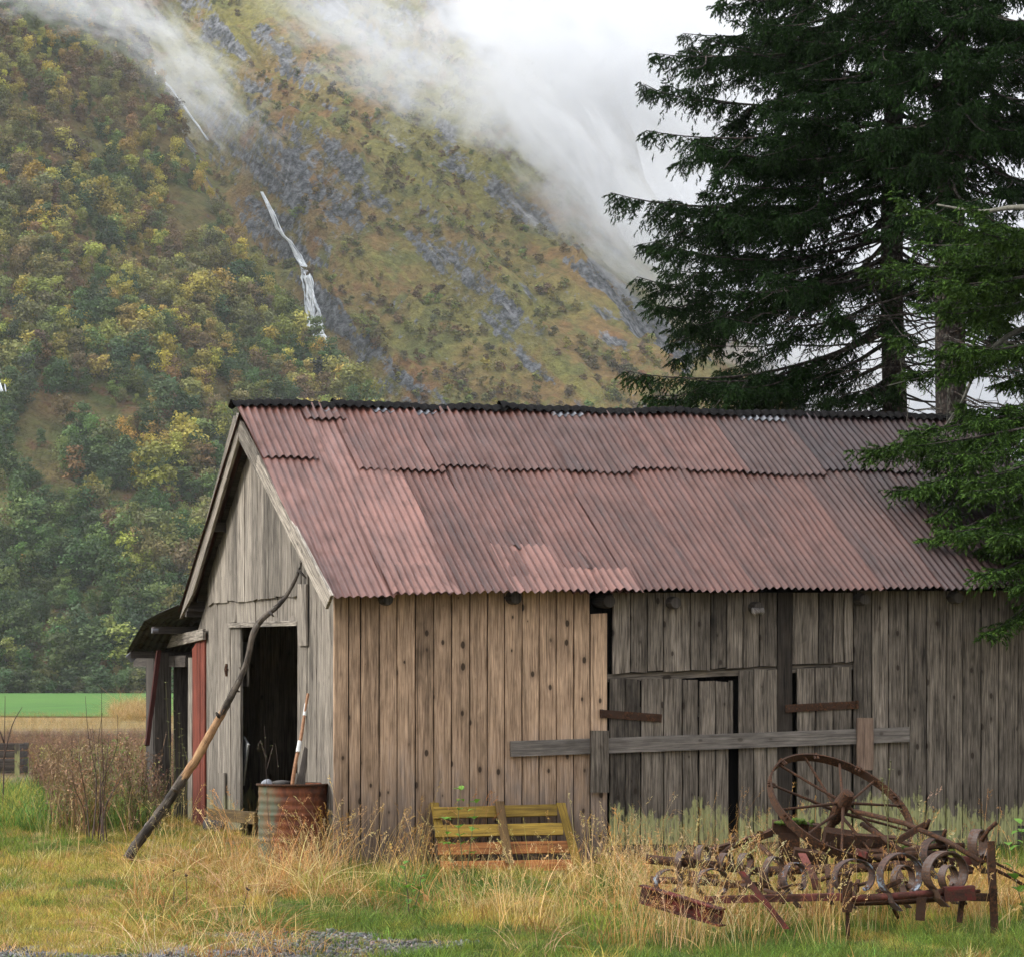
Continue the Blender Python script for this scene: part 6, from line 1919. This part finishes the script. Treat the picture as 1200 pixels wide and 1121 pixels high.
plant('sapling', 'broad leaved green sapling entering at the right edge beside the harrow', 'plant', f, [rel(f, [(1207, 1090, 0), (1203, 1020, 0), (1196, 965, 0)], f.y), rel(f, [(1207, 1090, 0), (1190, 1030, 0), (1182, 990, .1)], f.y)], LEAFM, 9, 0.11, 0.045, seed=6)
f = at(1042, 1010, 24.3); f.z = gz(f.x, f.y)
plant('seeded_weed', 'tall pale green weed with a seeded spike rising in front of the wheel', 'weed', f, [rel(f, [(1042, 1060, 0), (1041, 1000, 0), (1040, 940, 0), (1044, 893, 0)], 24.3), rel(f, [(1042, 1040, 0), (1050, 985, 0), (1055, 948, 0)], 24.3), rel(f, [(1040, 960, 0), (1035, 930, 0), (1034, 912, 0)], 24.3)], LEAFD, 42, 0.035, 0.008, seed=7)
f = on_ground(112, 985)
bs = []
for x, y in ((100, 815), (119, 812), (138, 838), (92, 860), (128, 860), (150, 880), (108, 850), (140, 905), (84, 900), (120, 835)):
    bs.append(rel(f, [(112 + (x - 112) * .35, 985, random.uniform(-.4, .4)), (112 + (x - 112) * .45 + random.uniform(-7, 7), lerp(985, y, .4), random.uniform(-.3, .3)), (112 + (x - 112) * .8 + random.uniform(-6, 6), lerp(985, y, .72), random.uniform(-.3, .3)), (x, y, random.uniform(-.5, .5))], f.y))
plant('bare_shrub', 'leafless dark twiggy shrub standing in the weeds left of the pole', 'shrub', f, bs, LEAFD, 5, 0.03, 0.007, stemmat=STEMB, seed=8, r0=0.007)
f = on_ground(3, 960)
plant('bare_shrub', 'thin dead plant with forked twigs at the left edge above the crate', 'plant', f, [rel(f, [(3, 960, 0), (5, 880, 0), (6, 815, 0)], f.y), rel(f, [(4, 890, 0), (14, 850, 0), (26, 828, 0)], f.y), rel(f, [(5, 870, 0), (-6, 840, 0), (-12, 815, 0)], f.y)], LEAFD, 3, 0.03, 0.007, stemmat=STEMB, seed=9, r0=0.01)
for x, yb, yt, lb in ((203, 1062, 1020, 'black dead seed stalk left of its twin in the turf before the doorway'), (218, 1066, 1026, 'black dead seed stalk right of its twin in the turf before the doorway'), (283, 1092, 1042, 'slanting black stalk in the grass in front of the drum')):
    f = on_ground(x, yb); r_ = plant('dead_stalk', lb, 'plant', f, [rel(f, [(x, yb, 0), (x + 1, (yb + yt) / 2, 0), (x + (8 if x > 280 else 0), yt, 0)], f.y)], LEAFD, 0, 0, 0, stemmat=STEMB, r0=0.006)
    mb = MB(); p_ = at(x + (8 if x > 280 else 0), yt, f.y) - f
    for k in range(6): tube(mb, [p_, p_ + Vector((random.uniform(-.02, .02), random.uniform(-.02, .02), random.uniform(0, .02)))], [.008, .004], 5)
    mb.build('seed_head', STEMB, r_)
f = at(331, 1000, 28.2); f.z = gz(f.x, f.y)
plant('seeded_weed', 'thin dark weed with a branched top rising before the dark doorway', 'weed', f, [rel(f, [(318, 1005, 0), (313, 930, 0), (310, 850, 0)], 28.2), rel(f, [(313, 900, 0), (322, 870, 0), (326, 905, 0)], 28.2), rel(f, [(312, 890, 0), (305, 868, 0), (302, 880, 0)], 28.2)], LEAFD, 9, 0.03, 0.006, stemmat=STEMB, seed=11, r0=0.004)
f = at(205, 975, 33.6); f.z = gz(f.x, f.y)
bs = [rel(f, [(205 + k * 2, 975, 0), (200 + k * 5, 900, random.uniform(-.2, .2)), (196 + k * 5 + random.uniform(-4, 4), 800 + 18 * k, random.uniform(-.2, .2))], 33.6) for k in range(5)]
plant('climbing_weed', 'thin greenish dead weed filling the lean-to opening', 'weed', f, bs, LEAFD, 60, 0.035, 0.007, stemmat=STEMG, seed=12, r0=0.005)
# ---------------------------------------------------------------- air
def box(name, lo, hi, mat):
    V = [(x, y, z) for x in (lo[0], hi[0]) for y in (lo[1], hi[1]) for z in (lo[2], hi[2])]
    F = [(0, 1, 3, 2), (4, 6, 7, 5), (0, 4, 5, 1), (2, 3, 7, 6), (0, 2, 6, 4), (1, 5, 7, 3)]
    me = bpy.data.meshes.new(name); me.from_pydata(V, [], F); me.materials.append(mat); me.update()
    o = bpy.data.objects.new(name, me); COL.objects.link(o); return o
hm = bpy.data.materials.new('thin_haze'); hm.use_nodes = True
nt = hm.node_tree; nt.nodes.clear(); N = NT(nt)
out = N.n('ShaderNodeOutputMaterial'); pv = N.n('ShaderNodeVolumePrincipled')
pv.inputs['Color'].default_value = (0.95, 0.97, 1.0, 1); pv.inputs['Density'].default_value = HAZE; pv.inputs['Anisotropy'].default_value = 0.2
N.L.new(pv.outputs[0], out.inputs['Volume'])
top = float(max(fmv[:, 2].max(), nhv[:, 2].max())) + 6
tag(box('haze', (-1520, -210, -3.5), (1520, 2420, top), hm), 'thin damp valley haze', 'haze', kind='stuff')

def mist_mat(name, density, freq, cut, soft, squash=(1, 1, 1), seed=0.0):
    m = bpy.data.materials.new(name); m.use_nodes = True
    nt = m.node_tree; nt.nodes.clear(); N = NT(nt)
    out = N.n('ShaderNodeOutputMaterial'); pv = N.n('ShaderNodeVolumePrincipled')
    c = N.coord()
    ln = N.n('ShaderNodeVectorMath', operation='LENGTH'); N.L.new(c, ln.inputs[0])
    fall = N.ss(ln.outputs['Value'], 0.25, 1.0, 1.0, 0.0)
    n = N.noise(N.map(c, (freq * squash[0], freq * squash[1], freq * squash[2]), (seed, seed * .7, 0)), 1, 7, 0.64, dist=1.3)
    d_ = N.ss(N.addm(N.math('MULTIPLY_ADD', n, 1.7, -0.35), N.math('MULTIPLY_ADD', fall, 0.62, -0.42)), cut, cut + soft)
    N.put(pv.inputs['Density'], N.mul(N.mul(d_, N.ss(fall, 0.0, 0.35)), density))
    pv.inputs['Color'].default_value = (0.93, 0.945, 0.97, 1); pv.inputs['Anisotropy'].default_value = 0.1
    N.L.new(pv.outputs[0], out.inputs['Volume'])
    m.cycles.volume_step_rate = 1.0 if hasattr(m.cycles, 'volume_step_rate') else 1.0
    return m

def mist(label, px, py, Y, rx, ry, rz, roll, density, freq=2.4, cut=0.42, soft=0.25, seed=0.0, squash=(1, 1, 1)):
    """an ellipsoidal bank of cloud: rx, rz in photo pixels at distance Y, ry in metres; roll turns it in the view"""
    V = []; F = []
    n_, m_ = 12, 18
    for i in range(n_ + 1):
        for j in range(m_):
            a, b_ = math.pi * i / n_, 2 * math.pi * j / m_
            V.append((math.sin(a) * math.cos(b_), math.sin(a) * math.sin(b_), math.cos(a)))
    for i in range(n_):
        for j in range(m_): F.append((i * m_ + j, (i + 1) * m_ + j, (i + 1) * m_ + (j + 1) % m_, i * m_ + (j + 1) % m_))
    me = bpy.data.meshes.new('mist'); me.from_pydata(V, [], F)
    me.materials.append(mist_mat('mist', density, freq, cut, soft, squash, seed)); me.update()
    o = bpy.data.objects.new('mist', me); COL.objects.link(o)
    o.location = at(px, py, Y); k = Y / FOC
    o.scale = (rx * k, ry, rz * k); o.rotation_euler = (0, R(roll), 0)
    return tag(o, label, 'mist', kind='stuff')
MIST = [
    ('veil of mist in the upper left ravine', 205, 80, 712, 250, 42, 120, 42, 0.034, 3.4, .50, .34, 1.3, (1, 1, 1.25)),
    ('thin mist drifting across the left shoulder of the mountain', 70, -20, 640, 260, 35, 90, 12, 0.024, 2.8, .44, .32, 4.1, (1, 1, 1.2)),
    ('pale cloud veil over the upper middle of the mountain', 490, 40, 790, 360, 60, 200, 26, 0.036, 3.2, .47, .42, 5.7, (1, 1, 1.2)),
    ('big white cloud bank above the right side of the mountain', 700, 40, 840, 370, 80, 290, 36, 0.06, 3.4, .40, .42, 7.7, (1, 1, 1.2)),
    ('bright cloud rolling down the right skyline of the mountain', 735, 260, 820, 340, 70, 140, 50, 0.052, 3.4, .42, .38, 9.2, (1, 1, 1.2)),
    ('grey mist behind the spruces', 930, 420, 840, 300, 70, 120, 8, 0.05, 2.2, .36, .35, 12.5, (1, 1, 1.2)),
]
for a in MIST: mist(*a)
bpy.context.view_layer.update()
